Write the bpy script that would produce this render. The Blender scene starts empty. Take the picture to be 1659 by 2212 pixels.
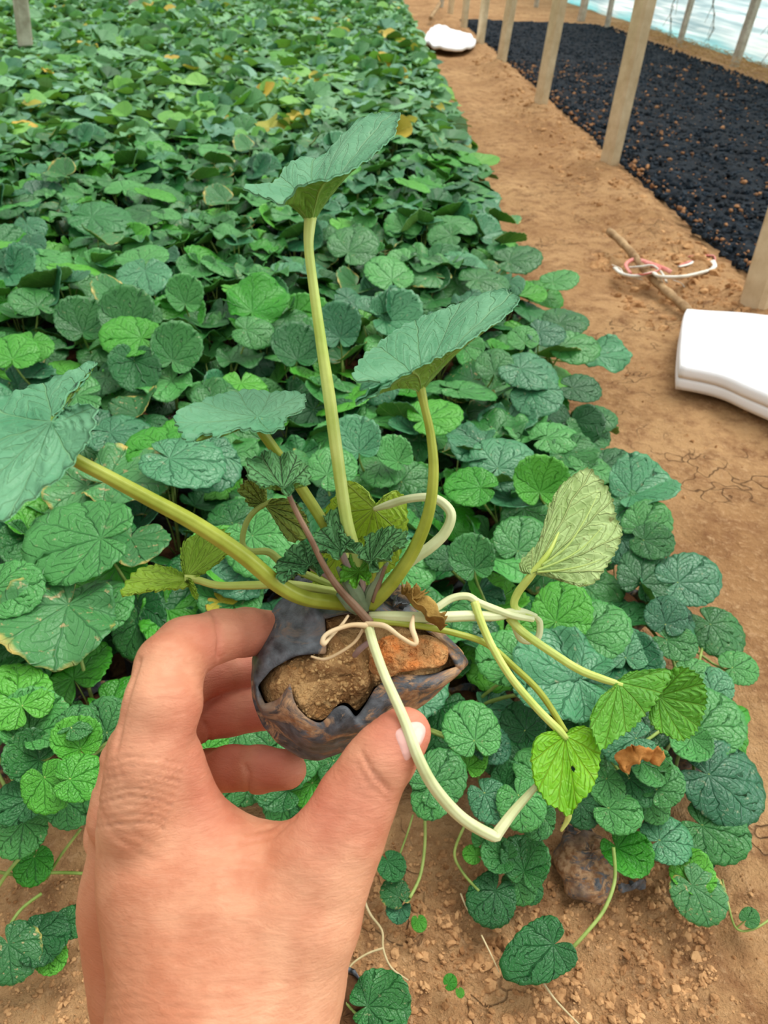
import bpy, math, random
import numpy as np
from mathutils import Vector, Matrix, noise as mnoise

rng = np.random.RandomState(11)
random.seed(11)
W, H_, F = 1659, 2212, 1600.0
CX, CY = W / 2, H_ / 2
CAMH = 0.62

# ---------------------------------------------------------------- camera, sky, sun, exposure
scene = bpy.context.scene
col = scene.collection
VPX, VPY, NX = 800.0, -130.0, 742.0
Yc = Vector(((VPX - CX) / F, -(VPY - CY) / F, -1.0)).normalized()
ny = CY + (F * F + (VPX - CX) * (NX - CX)) / (CY - VPY)
Zc = -Vector(((NX - CX) / F, -(ny - CY) / F, -1.0)).normalized()
Xc = Yc.cross(Zc).normalized()
ROT = Matrix((Xc, Yc, Zc))                 # camera coordinates -> world
cam_data = bpy.data.cameras.new('camera')
cam = bpy.data.objects.new('camera', cam_data)
col.objects.link(cam)
cam.matrix_world = Matrix.Translation((0, 0, CAMH)) @ ROT.to_4x4()
cam_data.sensor_fit = 'HORIZONTAL'
cam_data.sensor_width = 36.0
cam_data.lens = 36.0 * F / W
cam_data.clip_start = 0.01
cam_data.clip_end = 200
cam_data.dof.use_dof = True
cam_data.dof.focus_distance = 0.36
cam_data.dof.aperture_fstop = 27.0
scene.camera = cam

scene.view_settings.view_transform = 'Standard'
scene.view_settings.look = 'None'
scene.view_settings.gamma = 1
scene.view_settings.use_curve_mapping = False
scene.view_settings.exposure = 0.06

world = bpy.data.worlds.new('World')
scene.world = world
world.use_nodes = True
wn = world.node_tree
wn.nodes.clear()
wo = wn.nodes.new('ShaderNodeOutputWorld')
wb = wn.nodes.new('ShaderNodeBackground')
wt = wn.nodes.new('ShaderNodeTexCoord')
wsx = wn.nodes.new('ShaderNodeSeparateXYZ')
wr = wn.nodes.new('ShaderNodeValToRGB')
wn.links.new(wt.outputs['Generated'], wsx.inputs[0])
wn.links.new(wsx.outputs[2], wr.inputs[0])
wr.color_ramp.elements[0].position = 0.0
wr.color_ramp.elements[0].color = (0.20, 0.23, 0.22, 1)
wr.color_ramp.elements[1].position = 0.62
wr.color_ramp.elements[1].color = (1.0, 1.0, 0.97, 1)
wn.links.new(wr.outputs[0], wb.inputs[0])
wb.inputs[1].default_value = 1.08
wn.links.new(wb.outputs[0], wo.inputs[0])

sd = bpy.data.lights.new('sun', 'SUN')
sd.energy = 2.55
sd.angle = math.radians(38)
sd.color = (1.0, 0.97, 0.92)
sun = bpy.data.objects.new('sun', sd)
col.objects.link(sun)
sun.rotation_euler = (math.radians(-18), math.radians(20), 0)

# ---------------------------------------------------------------- helpers
def cpt(px, py, d):
    """camera-frame point seen at pixel (px,py) at depth d"""
    return np.array([(px - CX) / F * d, -(py - CY) / F * d, -d])

def wpt(px, py, d):
    return ROT @ Vector(cpt(px, py, d)) + Vector((0, 0, CAMH))

def plane(px, py, z=0.0):
    """world point where the ray of a pixel meets the height z, and its depth"""
    r = ROT @ Vector(cpt(px, py, 1.0))
    d = (z - CAMH) / r.z
    return Vector((0, 0, CAMH)) + r * d, d

def proj(v):
    c = ROT.transposed() @ (Vector(v) - Vector((0, 0, CAMH)))
    d = -c.z
    return CX + F * c.x / d, CY - F * c.y / d, d

def mesh_np(name, verts, faces, mats, uvs=None, fmat=None, smooth=True, attr=None):
    me = bpy.data.meshes.new(name)
    verts = np.asarray(verts, dtype=np.float32)
    if isinstance(faces, np.ndarray):
        n, k = faces.shape
        me.vertices.add(len(verts)); me.vertices.foreach_set('co', verts.ravel())
        me.loops.add(n * k); me.loops.foreach_set('vertex_index', faces.astype(np.int32).ravel())
        me.polygons.add(n)
        me.polygons.foreach_set('loop_start', np.arange(0, n * k, k, dtype=np.int32))
        me.update(calc_edges=True)
    else:
        me.from_pydata([tuple(v) for v in verts], [], faces)
    for m in (mats if isinstance(mats, (list, tuple)) else [mats]):
        me.materials.append(m)
    if fmat is not None:
        me.polygons.foreach_set('material_index', np.asarray(fmat, dtype=np.int32))
    me.polygons.foreach_set('use_smooth', np.full(len(me.polygons), bool(smooth)))
    if uvs is not None:
        uvl = me.uv_layers.new(name='UVMap')
        li = np.empty(len(me.loops), dtype=np.int32)
        me.loops.foreach_get('vertex_index', li)
        uvl.data.foreach_set('uv', np.asarray(uvs, dtype=np.float32)[li].ravel())
    if attr is not None:
        for an, av in attr.items():
            a = me.attributes.new(an, 'FLOAT', 'POINT')
            a.data.foreach_set('value', np.asarray(av, dtype=np.float32))
    me.update()
    return me

def link(name, me, parent=None, matrix=None):
    o = bpy.data.objects.new(name, me)
    col.objects.link(o)
    if parent is not None:
        o.parent = parent
    if matrix is not None:
        o.matrix_local = matrix
    return o

def tag(o, label=None, cat=None, group=None, kind=None):
    if label: o['label'] = label
    if cat: o['category'] = cat
    if group: o['group'] = group
    if kind: o['kind'] = kind
    return o

def empty(name, loc, rotm=None):
    o = bpy.data.objects.new(name, None)
    o.empty_display_size = 0.02
    col.objects.link(o)
    o.matrix_world = Matrix.Translation(loc) @ (rotm.to_4x4() if rotm is not None else Matrix.Identity(4))
    return o

def crom(P, n, closed=False):
    """Catmull-Rom resample with n points, even in chord length"""
    P = np.asarray(P, float)
    m = len(P)
    idx = (lambda i: i % m) if closed else (lambda i: min(max(i, 0), m - 1))
    out = []
    segs = m if closed else m - 1
    for i in range(segs):
        p0, p1, p2, p3 = P[idx(i - 1)], P[idx(i)], P[idx(i + 1)], P[idx(i + 2)]
        for t in np.linspace(0, 1, 16, endpoint=False):
            out.append(0.5 * ((2 * p1) + (-p0 + p2) * t + (2 * p0 - 5 * p1 + 4 * p2 - p3) * t * t + (-p0 + 3 * p1 - 3 * p2 + p3) * t ** 3))
    out.append(P[0] if closed else P[-1])
    out = np.array(out)
    L = np.r_[0, np.cumsum(np.linalg.norm(np.diff(out[:, :2 if P.shape[1] > 2 and closed else 3], axis=0), axis=1))]
    s = np.linspace(0, L[-1], n + 1 if closed else n)
    if closed: s = s[:-1]
    return np.stack([np.interp(s, L, out[:, k]) for k in range(out.shape[1])], 1)

def tube(P, R, seg=8, flat=None, cap=True):
    """tube along points P with radii R; returns verts, quad faces (with pinched caps)"""
    P = np.asarray(P, float); R = np.asarray(R, float)
    n = len(P)
    T = np.gradient(P, axis=0); T /= np.linalg.norm(T, axis=1)[:, None] + 1e-12
    ref = np.array([0.3, 0.2, 0.93]) if abs(T[0][2]) < 0.9 else np.array([1.0, 0.1, 0])
    u = np.cross(T[0], ref); u /= np.linalg.norm(u)
    V = []
    rows = [(P[0], T[0], R[0] * 0.3)] + [(P[i], T[i], R[i]) for i in range(n)] + [(P[-1], T[-1], R[-1] * 0.3)]
    a = np.linspace(0, 2 * math.pi, seg, endpoint=False)
    for p, t, r in rows:
        u = u - t * np.dot(u, t); u /= np.linalg.norm(u) + 1e-12
        w = np.cross(t, u)
        V.append(p + r * (np.cos(a)[:, None] * u + np.sin(a)[:, None] * w * (flat or 1.0)))
    V = np.concatenate(V)
    m = len(rows)
    i = np.arange(m - 1)[:, None] * seg; j = np.arange(seg)[None]
    j2 = (j + 1) % seg
    Fq = np.stack([i + j, i + j2, i + seg + j2, i + seg + j], -1).reshape(-1, 4)
    return V, Fq

def vnoise(P, scale, seed=0):
    """vectorised value noise in -1..1 of points (n,2|3)"""
    P = np.asarray(P, float) * scale + seed * 17.31
    if P.shape[1] == 2: P = np.c_[P, np.zeros(len(P))]
    i = np.floor(P).astype(np.int64); f = P - i
    f = f * f * (3 - 2 * f)
    def h(x, y, z):
        n = (x * 374761393 + y * 668265263 + z * 1274126177 + seed * 1013) & 0xffffffff
        n = ((n ^ (n >> 13)) * 1274126177) & 0xffffffff
        return ((n ^ (n >> 16)) & 0xffff) / 32767.5 - 1
    r = 0
    for dx in (0, 1):
        for dy in (0, 1):
            for dz in (0, 1):
                w = (f[:, 0] if dx else 1 - f[:, 0]) * (f[:, 1] if dy else 1 - f[:, 1]) * (f[:, 2] if dz else 1 - f[:, 2])
                r = r + w * h(i[:, 0] + dx, i[:, 1] + dy, i[:, 2] + dz)
    return r

def fbm(P, scale, octs=4, seed=0):
    r = 0; a = 1.0
    for o in range(octs):
        r = r + a * vnoise(P, scale * 2 ** o, seed + o); a *= 0.5
    return r

# ---------------------------------------------------------------- materials
def srgb(r, g, b):
    f = lambda c: (c / 255) / 12.92 if c / 255 <= 0.04045 else ((c / 255 + 0.055) / 1.055) ** 2.4
    return (f(r), f(g), f(b), 1)

class NT:
    def __init__(s, name):
        s.m = bpy.data.materials.new(name); s.m.use_nodes = True
        s.t = s.m.node_tree; s.t.nodes.clear()
        s.out = s.t.nodes.new('ShaderNodeOutputMaterial')
    def n(s, typ, **kw):
        nd = s.t.nodes.new('ShaderNode' + typ)
        for k, v in kw.items(): setattr(nd, k, v)
        return nd
    def l(s, a, b): s.t.links.new(a, b)
    def math(s, op, a, b=None, c=None, clamp=False):
        nd = s.n('Math', operation=op, use_clamp=clamp)
        for i, v in enumerate((a, b, c)):
            if v is None: continue
            if isinstance(v, (int, float)): nd.inputs[i].default_value = v
            else: s.l(v, nd.inputs[i])
        return nd.outputs[0]
    def mr(s, v, a, b, c=0.0, d=1.0, smooth=False):
        nd = s.n('MapRange')
        if smooth: nd.interpolation_type = 'SMOOTHSTEP'
        s.l(v, nd.inputs[0])
        for i, x in enumerate((a, b, c, d)): nd.inputs[1 + i].default_value = x
        return nd.outputs[0]
    def mix(s, f, a, b, mode='MIX'):
        nd = s.n('Mix', data_type='RGBA', blend_type=mode)
        for i, v in ((0, f), (6, a), (7, b)):
            if isinstance(v, (int, float)): nd.inputs[i].default_value = v
            elif isinstance(v, tuple): nd.inputs[i].default_value = v
            else: s.l(v, nd.inputs[i])
        return nd.outputs[2]
    def noise(s, vec, scale, detail=4, rough=0.55, dist=0.0):
        nd = s.n('TexNoise'); nd.inputs['Scale'].default_value = scale
        nd.inputs['Detail'].default_value = detail; nd.inputs['Roughness'].default_value = rough
        nd.inputs['Distortion'].default_value = dist
        if vec is not None: s.l(vec, nd.inputs['Vector'])
        return nd.outputs[0]
    def mapping(s, vec, scale=(1, 1, 1), rot=(0, 0, 0), loc=(0, 0, 0)):
        nd = s.n('Mapping'); s.l(vec, nd.inputs[0])
        nd.inputs['Scale'].default_value = scale; nd.inputs['Rotation'].default_value = rot; nd.inputs['Location'].default_value = loc
        return nd.outputs[0]
    def bump(s, h, strength=0.3, dist=0.001, nrm=None):
        nd = s.n('Bump'); nd.inputs['Strength'].default_value = strength; nd.inputs['Distance'].default_value = dist
        s.l(h, nd.inputs['Height'])
        if nrm is not None: s.l(nrm, nd.inputs['Normal'])
        return nd.outputs[0]
    def bsdf(s, colr, rough=0.5, nrm=None, spec=0.5, **kw):
        nd = s.n('BsdfPrincipled')
        for k, v in (('Base Color', colr), ('Roughness', rough), ('Specular IOR Level', spec)):
            if isinstance(v, (int, float, tuple)): nd.inputs[k].default_value = v
            else: s.l(v, nd.inputs[k])
        if nrm is not None: s.l(nrm, nd.inputs['Normal'])
        for k, v in kw.items(): nd.inputs[k.replace('_', ' ')].default_value = v
        return nd.outputs[0]
    def done(s, sh):
        s.l(sh, s.out.inputs[0]); return s.m

def leaf_mat(name, dark, light, vein, rough=0.42, trans=0.18, spots=0.0, spotcol=(190, 160, 90), edge=None, tone=None, spec=0.5, under=False, veinw=1.0, relief=1.0, vmix=0.55, wobble=0.35):
    s = NT(name)
    uv = s.n('UVMap').outputs[0]
    sep = s.n('SeparateXYZ'); s.l(uv, sep.inputs[0])
    U, T = sep.outputs[0], sep.outputs[1]
    geo = s.n('TexCoord').outputs['Object']
    oi = s.n('ObjectInfo')
    # primary veins radiate from the stem, wavy; side veins branch off in arcs
    wob = s.noise(geo, 60, 2)
    a = s.math('ADD', s.math('MULTIPLY', U, 9.0), s.math('MULTIPLY', s.math('SUBTRACT', wob, 0.5), wobble))
    d = s.math('PINGPONG', a, 0.5)                       # 0 on a vein
    dw = s.math('MULTIPLY', d, s.math('ADD', T, 0.12))
    v1 = s.mr(dw, 0.0, 0.045 * veinw, 1, 0, True)
    b = s.math('ADD', s.math('MULTIPLY', T, 5.5), s.math('MULTIPLY', d, -3.2))
    b = s.math('ADD', b, s.math('MULTIPLY', wob, 1.2))
    d2 = s.math('PINGPONG', b, 0.5)
    v2 = s.math('MULTIPLY', s.mr(d2, 0.0, 0.11 * veinw, 1, 0, True), s.mr(T, 0.15, 0.4))
    vor = s.n('TexVoronoi', feature='DISTANCE_TO_EDGE'); vor.inputs['Scale'].default_value = 260; s.l(geo, vor.inputs['Vector'])
    v3 = s.mr(vor.outputs[0], 0.0, 0.12, 1, 0)
    veins = s.math('MAXIMUM', v1, s.math('MULTIPLY', v2, 0.55))
    veins = s.math('MAXIMUM', veins, s.math('MULTIPLY', v3, 0.14))
    nz = s.noise(geo, 35, 4)
    f = s.math('ADD', s.mr(nz, 0.3, 0.7), 0.0)
    if tone == 'attr':
        at = s.n('Attribute', attribute_name='tone').outputs['Fac']
        f = s.math('ADD', s.math('MULTIPLY', f, 0.25), s.math('MULTIPLY', at, 0.85), clamp=True)
    elif tone == 'rand':
        f = s.math('ADD', s.math('MULTIPLY', f, 0.3), s.math('MULTIPLY', oi.outputs['Random'], 0.8), clamp=True)
    colr = s.mix(f, srgb(*dark), srgb(*light))
    colr = s.mix(s.math('MULTIPLY', veins, vmix if not under else 0.75), colr, srgb(*vein))
    if spots:
        sp = s.noise(geo, 170, 3, 0.6)
        colr = s.mix(s.math('MULTIPLY', s.mr(sp, 0.66 - 0.08 * spots, 0.74 - 0.08 * spots), 0.75), colr, srgb(*spotcol))
    if edge is not None:
        en = s.math('ADD', T, s.math('MULTIPLY', s.math('SUBTRACT', s.noise(geo, 30, 4), 0.5), 0.9))
        colr = s.mix(s.mr(en, 0.98, 1.1), colr, srgb(*edge))
    hgt = s.math('SUBTRACT', s.math('MULTIPLY', s.noise(geo, 130, 3), 0.7), s.math('MULTIPLY', veins, -1.0 if under else 1.0))
    nrm = s.bump(hgt, 0.75 * relief, 0.0014)
    p = s.bsdf(colr, rough, nrm, spec)
    if trans:
        tr = s.n('BsdfTranslucent'); s.l(s.mix(0.5, colr, srgb(150, 190, 40)), tr.inputs[0])
        ms = s.n('MixShader'); ms.inputs[0].default_value = trans
        s.l(p, ms.inputs[1]); s.l(tr.outputs[0], ms.inputs[2])
        return s.done(ms.outputs[0])
    return s.done(p)

def simple_mat(name, c1, c2, scale=40, rough=0.6, bump=0.3, bdist=0.001, spec=0.4, stretch=(1, 1, 1), lo=0.35, hi=0.65, **kw):
    s = NT(name)
    g = s.mapping(s.n('TexCoord').outputs['Object'], stretch)
    nz = s.noise(g, scale, 5)
    nb = s.noise(g, scale * 3.1, 4)
    return s.done(s.bsdf(s.mix(s.mr(nz, lo, hi), srgb(*c1), srgb(*c2)), rough, s.bump(nb, bump, bdist), spec, **kw))
# ---------------------------------------------------------------- setting: soil, film wall, mulch bed
def soil_mat():
    s = NT('soil')
    g = s.n('TexCoord').outputs['Object']
    n1 = s.noise(g, 2.2, 5, 0.6)
    n2 = s.noise(g, 26, 6, 0.65)
    n3 = s.noise(g, 120, 5, 0.7)
    n4 = s.noise(g, 420, 3, 0.6)
    c = s.mix(s.mr(n1, 0.35, 0.65), srgb(168, 126, 84), srgb(206, 164, 116))
    c = s.mix(s.mr(n2, 0.45, 0.72), c, srgb(134, 92, 60))
    c = s.mix(s.mr(n3, 0.52, 0.75), c, srgb(208, 168, 124))
    vo = s.n('TexVoronoi', feature='DISTANCE_TO_EDGE'); vo.inputs['Scale'].default_value = 11
    s.l(s.mapping(g, (1, 1, 0.2)), vo.inputs['Vector'])
    wv = s.n('VectorMath', operation='ADD'); nzc = s.n('TexNoise'); nzc.inputs['Scale'].default_value = 18
    s.l(g, nzc.inputs['Vector'])
    sc_ = s.n('VectorMath', operation='SCALE'); sc_.inputs['Scale'].default_value = 0.16; s.l(nzc.outputs[1], sc_.inputs[0])
    s.l(g, wv.inputs[0]); s.l(sc_.outputs[0], wv.inputs[1]); s.l(wv.outputs[0], vo.inputs['Vector'])
    crack = s.math('MULTIPLY', s.mr(vo.outputs[0], 0.0, 0.022, 1, 0), s.mr(s.noise(g, 5, 2), 0.5, 0.6))
    c = s.mix(s.math('MULTIPLY', crack, 0.6), c, srgb(90, 58, 38))
    h = s.math('ADD', s.math('MULTIPLY', n2, 1.6), s.math('ADD', s.math('MULTIPLY', n3, 0.9), s.math('MULTIPLY', n4, 0.35)))
    h = s.math('SUBTRACT', h, s.math('MULTIPLY', crack, 0.7))
    return s.done(s.bsdf(c, 0.95, s.bump(h, 0.95, 0.009), 0.15))
M_soil = soil_mat()

BED_X = plane(1338, 1000, 0.07)[0].x          # right edge of the planted bed (leaf edge)
POST_X = plane(1315, 350)[0].x
MULCH_X0 = plane(1345, 372)[0].x + 0.02
MULCH_X1 = plane(1659, 188)[0].x
FILM_X = plane(1659, 140)[0].x

def ground_height(X, Y):
    P = np.c_[X, Y]
    z = 0.010 * fbm(P, 2.0, 3, 3) + 0.004 * fbm(P, 14, 3, 7)
    # low rough ridge of dug soil on which the front posts stand
    e = MULCH_X0 - 0.10
    ridge = np.exp(-((X - e) / 0.11) ** 2)
    z = z + ridge * (0.025 + 0.016 * np.abs(fbm(P, 12, 3, 9)))
    # crumbly sunken strip in front of the bed
    s = np.exp(-((Y - 0.26) / 0.10) ** 2) * (X > -0.3)
    z = z + s * (0.008 * np.abs(fbm(P, 45, 3, 5)) + 0.003 * fbm(P, 130, 2, 6))
    # under the bed the surface lies lower
    return z - 0.012

def ground():
    xs = np.r_[np.linspace(-9, -0.8, 40), np.linspace(-0.78, 1.9, 330), np.linspace(1.95, 12, 50)]
    ys = np.r_[np.linspace(-1.5, 0.0, 12), np.linspace(0.02, 1.3, 230), np.linspace(1.31, 4, 170), np.linspace(4.1, 26, 80)]
    X, Y = np.meshgrid(xs, ys)
    V = np.c_[X.ravel(), Y.ravel(), ground_height(X.ravel(), Y.ravel())]
    nx, nyy = len(xs), len(ys)
    i = np.arange(nyy - 1)[:, None] * nx; j = np.arange(nx - 1)[None]
    Fq = np.stack([i + j, i + j + 1, i + nx + j + 1, i + nx + j], -1).reshape(-1, 4)
    o = link('floor', mesh_np('floor', V, Fq, M_soil))
    tag(o, 'bare tan soil floor of the greenhouse with cracks and crumbs', 'soil', kind='structure')
ground()

def crumbs(pts, sizes, seed):
    """rough little lumps joined into one mesh (a heap nobody could count)"""
    base = [(1, 0, 0), (-1, 0, 0), (0, 1, 0), (0, -1, 0), (0, 0, 1), (0, 0, -1)]
    tri = [(0, 2, 4), (2, 1, 4), (1, 3, 4), (3, 0, 4), (2, 0, 5), (1, 2, 5), (3, 1, 5), (0, 3, 5)]
    B = [np.array(b, float) for b in base]; Fs = []
    cache = {}
    def mid(a, b):
        k = (min(a, b), max(a, b))
        if k not in cache:
            m = B[a] + B[b]; B.append(m / np.linalg.norm(m)); cache[k] = len(B) - 1
        return cache[k]
    for a, b, c in tri:
        ab, bc, ca = mid(a, b), mid(b, c), mid(c, a)
        Fs += [(a, ab, ca), (ab, b, bc), (ca, bc, c), (ab, bc, ca)]
    B = np.array(B); Fs = np.array(Fs)
    r = np.random.RandomState(seed)
    n = len(pts)
    V = B[None] * (1 + r.uniform(-0.4, 0.3, (n, len(B), 1)))
    V = V * r.uniform(0.55, 1.3, (n, 1, 3)) * np.asarray(sizes)[:, None, None]
    an = r.uniform(0, 6.28, n); c, s_ = np.cos(an), np.sin(an)
    x = V[..., 0] * c[:, None] - V[..., 1] * s_[:, None]
    y = V[..., 0] * s_[:, None] + V[..., 1] * c[:, None]
    V = np.stack([x, y, V[..., 2] * 0.8], -1) + np.asarray(pts)[:, None]
    Fa = (Fs[None] + (np.arange(n) * len(B))[:, None, None]).reshape(-1, 3)
    return V.reshape(-1, 3), Fa

M_clod = simple_mat('clod_soil', (150, 108, 70), (206, 162, 114), 45, 0.95, 0.8, 0.003, 0.1)
def clods():
    r = np.random.RandomState(5)
    P = []; S = []
    def add(n, x0, x1, y0, y1, smin, smax, px=True, powr=2.5):
        for k in range(n):
            if px:
                p, d = plane(r.uniform(x0, x1), r.uniform(y0, y1))
                x, y = p.x, p.y
            else:
                x, y = r.uniform(x0, x1), r.uniform(y0, y1)
            s = smin + (smax - smin) * r.rand() ** powr
            P.append((x, y, 0)); S.append(s)
    add(9000, 700, 1560, 1830, 2480, 0.0004, 0.0042, True, 6)
    add(1200, 780, 1560, 1790, 2000, 0.0004, 0.0030, True, 4)
    add(700, -30, 210, 1850, 2212, 0.0006, 0.0026)
    add(160, 1400, 1659, 1800, 2212, 0.0008, 0.0022)
    add(1200, MULCH_X0 - 0.26, MULCH_X0 - 0.02, 1.0, 6.0, 0.002, 0.013, False, 3)
    add(420, MULCH_X0 - 0.34, MULCH_X0 - 0.05, 1.45, 2.0, 0.002, 0.015, False, 2.2)
    add(500, BED_X, MULCH_X0 - 0.2, 0.7, 4.0, 0.001, 0.005, False)
    P = np.array(P); S = np.array(S)
    P[:, 2] = ground_height(P[:, 0], P[:, 1]) - S * 0.05
    V, Fa = crumbs(P, S, 3)
    o = link('soil_clods', mesh_np('soil_clods', V, Fa, M_clod, smooth=False))
    tag(o, 'loose brown crumbs and clods scattered over the bare soil', 'soil clods', kind='stuff')
clods()

# charred mulch bed on the right
M_mulch = simple_mat('charred_mulch', (5, 8, 12), (24, 34, 44), 55, 0.8, 0.8, 0.006, 0.15)
M_bits = simple_mat('mulch_bits', (120, 84, 58), (186, 138, 96), 60, 0.9, 0.5, 0.002, 0.1)
M_char = simple_mat('char_chips', (4, 8, 14), (32, 46, 58), 30, 0.75, 0.6, 0.003, 0.2)
def mulch():
    xs = np.linspace(MULCH_X0, MULCH_X1 + 0.05, 90)
    ys = np.linspace(0.6, 9.0, 420)
    X, Y = np.meshgrid(xs, ys); X = X.copy()
    wob = 0.03 * vnoise(np.c_[np.zeros(len(ys)), ys], 3.1, 4)
    X[:, 0] += wob; X[:, 1] += wob * 0.6
    X[:, -1] += 0.08 * vnoise(np.c_[np.zeros(len(ys)), ys], 2.0, 8)
    P = np.c_[X.ravel(), Y.ravel()]
    edge = np.minimum(np.clip((P[:, 0] - MULCH_X0) / 0.06, 0, 1), np.clip((MULCH_X1 - P[:, 0]) / 0.1, 0, 1))
    Z = -0.02 + edge * (0.035 + 0.008 * fbm(P, 25, 3, 2))
    V = np.c_[P, Z]; nx, nyy = len(xs), len(ys)
    i = np.arange(nyy - 1)[:, None] * nx; j = np.arange(nx - 1)[None]
    Fq = np.stack([i + j, i + j + 1, i + nx + j + 1, i + nx + j], -1).reshape(-1, 4)
    o = link('black_mulch', mesh_np('black_mulch', V, Fq, M_mulch))
    tag(o, 'long bed of black charred mulch behind the row of concrete posts', 'mulch', kind='stuff')
    r = np.random.RandomState(8)
    n = 26000
    y = 0.7 + 8.2 * r.rand(n) ** 1.5
    x = r.uniform(MULCH_X0 - 0.01, MULCH_X1, n)
    s = r.uniform(0.004, 0.013, n)
    V, Fa = crumbs(np.c_[x, y, 0.013 + r.uniform(-0.004, 0.006, n)], s, 9)
    c = link('char_chips', mesh_np('char_chips', V, Fa, M_char, smooth=False))
    tag(c, 'countless black chips lying over the mulch bed', 'mulch', kind='stuff')
    n = 2200
    y = 0.8 + 5.0 * r.rand(n) ** 1.2
    x = MULCH_X0 + (MULCH_X1 - MULCH_X0) * r.rand(n) ** 1.8
    s = 0.002 + 0.008 * r.rand(n) ** 3
    V, Fa = crumbs(np.c_[x, y, 0.020 + 0 * x], s, 19)
    c = link('soil_specks', mesh_np('soil_specks', V, Fa, M_bits))
    tag(c, 'brown soil specks strewn over the black mulch bed', 'soil specks', kind='stuff')
mulch()

# translucent film wall
def film_mat():
    s = NT('film')
    g = s.n('TexCoord').outputs['Object']
    st = s.noise(s.mapping(g, (1, 0.22, 11)), 2.6, 6, 0.6, 0.3)
    st2 = s.noise(s.mapping(g, (1, 0.5, 34)), 2.3, 4, 0.6, 0.2)
    sep = s.n('SeparateXYZ'); s.l(g, sep.inputs[0])
    low = s.mr(s.math('ADD', sep.outputs[2], s.math('MULTIPLY', s.noise(g, 1.2, 2), 0.25)), 0.06, 0.22, 1, 0, True)
    c = s.mix(s.mr(st, 0.38, 0.62), srgb(188, 208, 212), srgb(240, 246, 246))
    c = s.mix(s.mr(st2, 0.5, 0.68), c, srgb(250, 252, 250))
    c = s.mix(s.math('MULTIPLY', low, 0.75), c, srgb(150, 224, 228))
    p = s.bsdf(c, 0.35, s.bump(st2, 0.5, 0.01), 0.6)
    tr = s.n('BsdfTranslucent'); s.l(c, tr.inputs[0])
    ms = s.n('MixShader'); ms.inputs[0].default_value = 0.55
    s.l(p, ms.inputs[1]); s.l(tr.outputs[0], ms.inputs[2])
    return s.done(ms.outputs[0])
def film():
    ys = np.linspace(0.5, 20, 160); hs = np.linspace(-0.03, 2.1, 46)
    Yg, Hg = np.meshgrid(ys, hs)
    P = np.c_[Yg.ravel(), Hg.ravel()]
    X = FILM_X + 0.02 * fbm(P * [1, 4], 1.2, 3, 1) + 0.10 * P[:, 1] * 0 - 0.12 * np.clip(P[:, 1] - 0.9, 0, 9) ** 1.5
    V = np.c_[X, P]; n = len(ys)
    i = np.arange(len(hs) - 1)[:, None] * n; j = np.arange(n - 1)[None]
    Fq = np.stack([i + j, i + j + 1, i + n + j + 1, i + n + j], -1).reshape(-1, 4)
    o = link('wall_right', mesh_np('wall_right', V, Fq, film_mat()))
    md = o.modifiers.new('thickness', 'SOLIDIFY'); md.thickness = 0.002
    tag(o, 'translucent white and cyan plastic film wall behind the mulch bed', 'wall', kind='structure')
film()
# daylight outside the film wall
ad = bpy.data.lights.new('daylight_outside', 'AREA'); ad.shape = 'RECTANGLE'; ad.size = 16; ad.size_y = 3.0; ad.energy = 700; ad.color = (0.92, 0.98, 1.0)
ao = bpy.data.objects.new('daylight_outside', ad); col.objects.link(ao)
ao.matrix_world = Matrix.Translation((FILM_X + 1.3, 7.0, 1.5)) @ Matrix(((0, 0, 1), (1, 0, 0), (0, 1, 0))).to_4x4()

M_straw = simple_mat('straw', (150, 110, 70), (205, 170, 110), 50, 0.9, 0.4, 0.002, 0.2)
def straw():
    r = np.random.RandomState(4)
    Vs = []; Fs = []; off = 0
    for k in range(1500):
        y = 1.5 + 7.5 * r.rand() ** 1.2
        x = r.uniform(MULCH_X1 + 0.03, FILM_X - 0.12)
        a = r.uniform(0, 3.14); l = r.uniform(0.03, 0.12); z = r.uniform(0.0, 0.035)
        p = np.array([x, y, z + 0.006]); d = np.array([math.cos(a) * 0.7, math.sin(a), r.uniform(-0.15, 0.35)]) * l / 2
        m = p + np.array([0, 0, 0.008])
        V, Fq = tube([p - d, m, p + d], [0.0016] * 3, 4)
        Vs.append(V); Fs.append(Fq + off); off += len(V)
    o = link('dry_straw', mesh_np('dry_straw', np.concatenate(Vs), np.concatenate(Fs), M_straw))
    tag(o, 'dry straw litter along the foot of the film wall', 'straw', kind='stuff')
straw()

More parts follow.
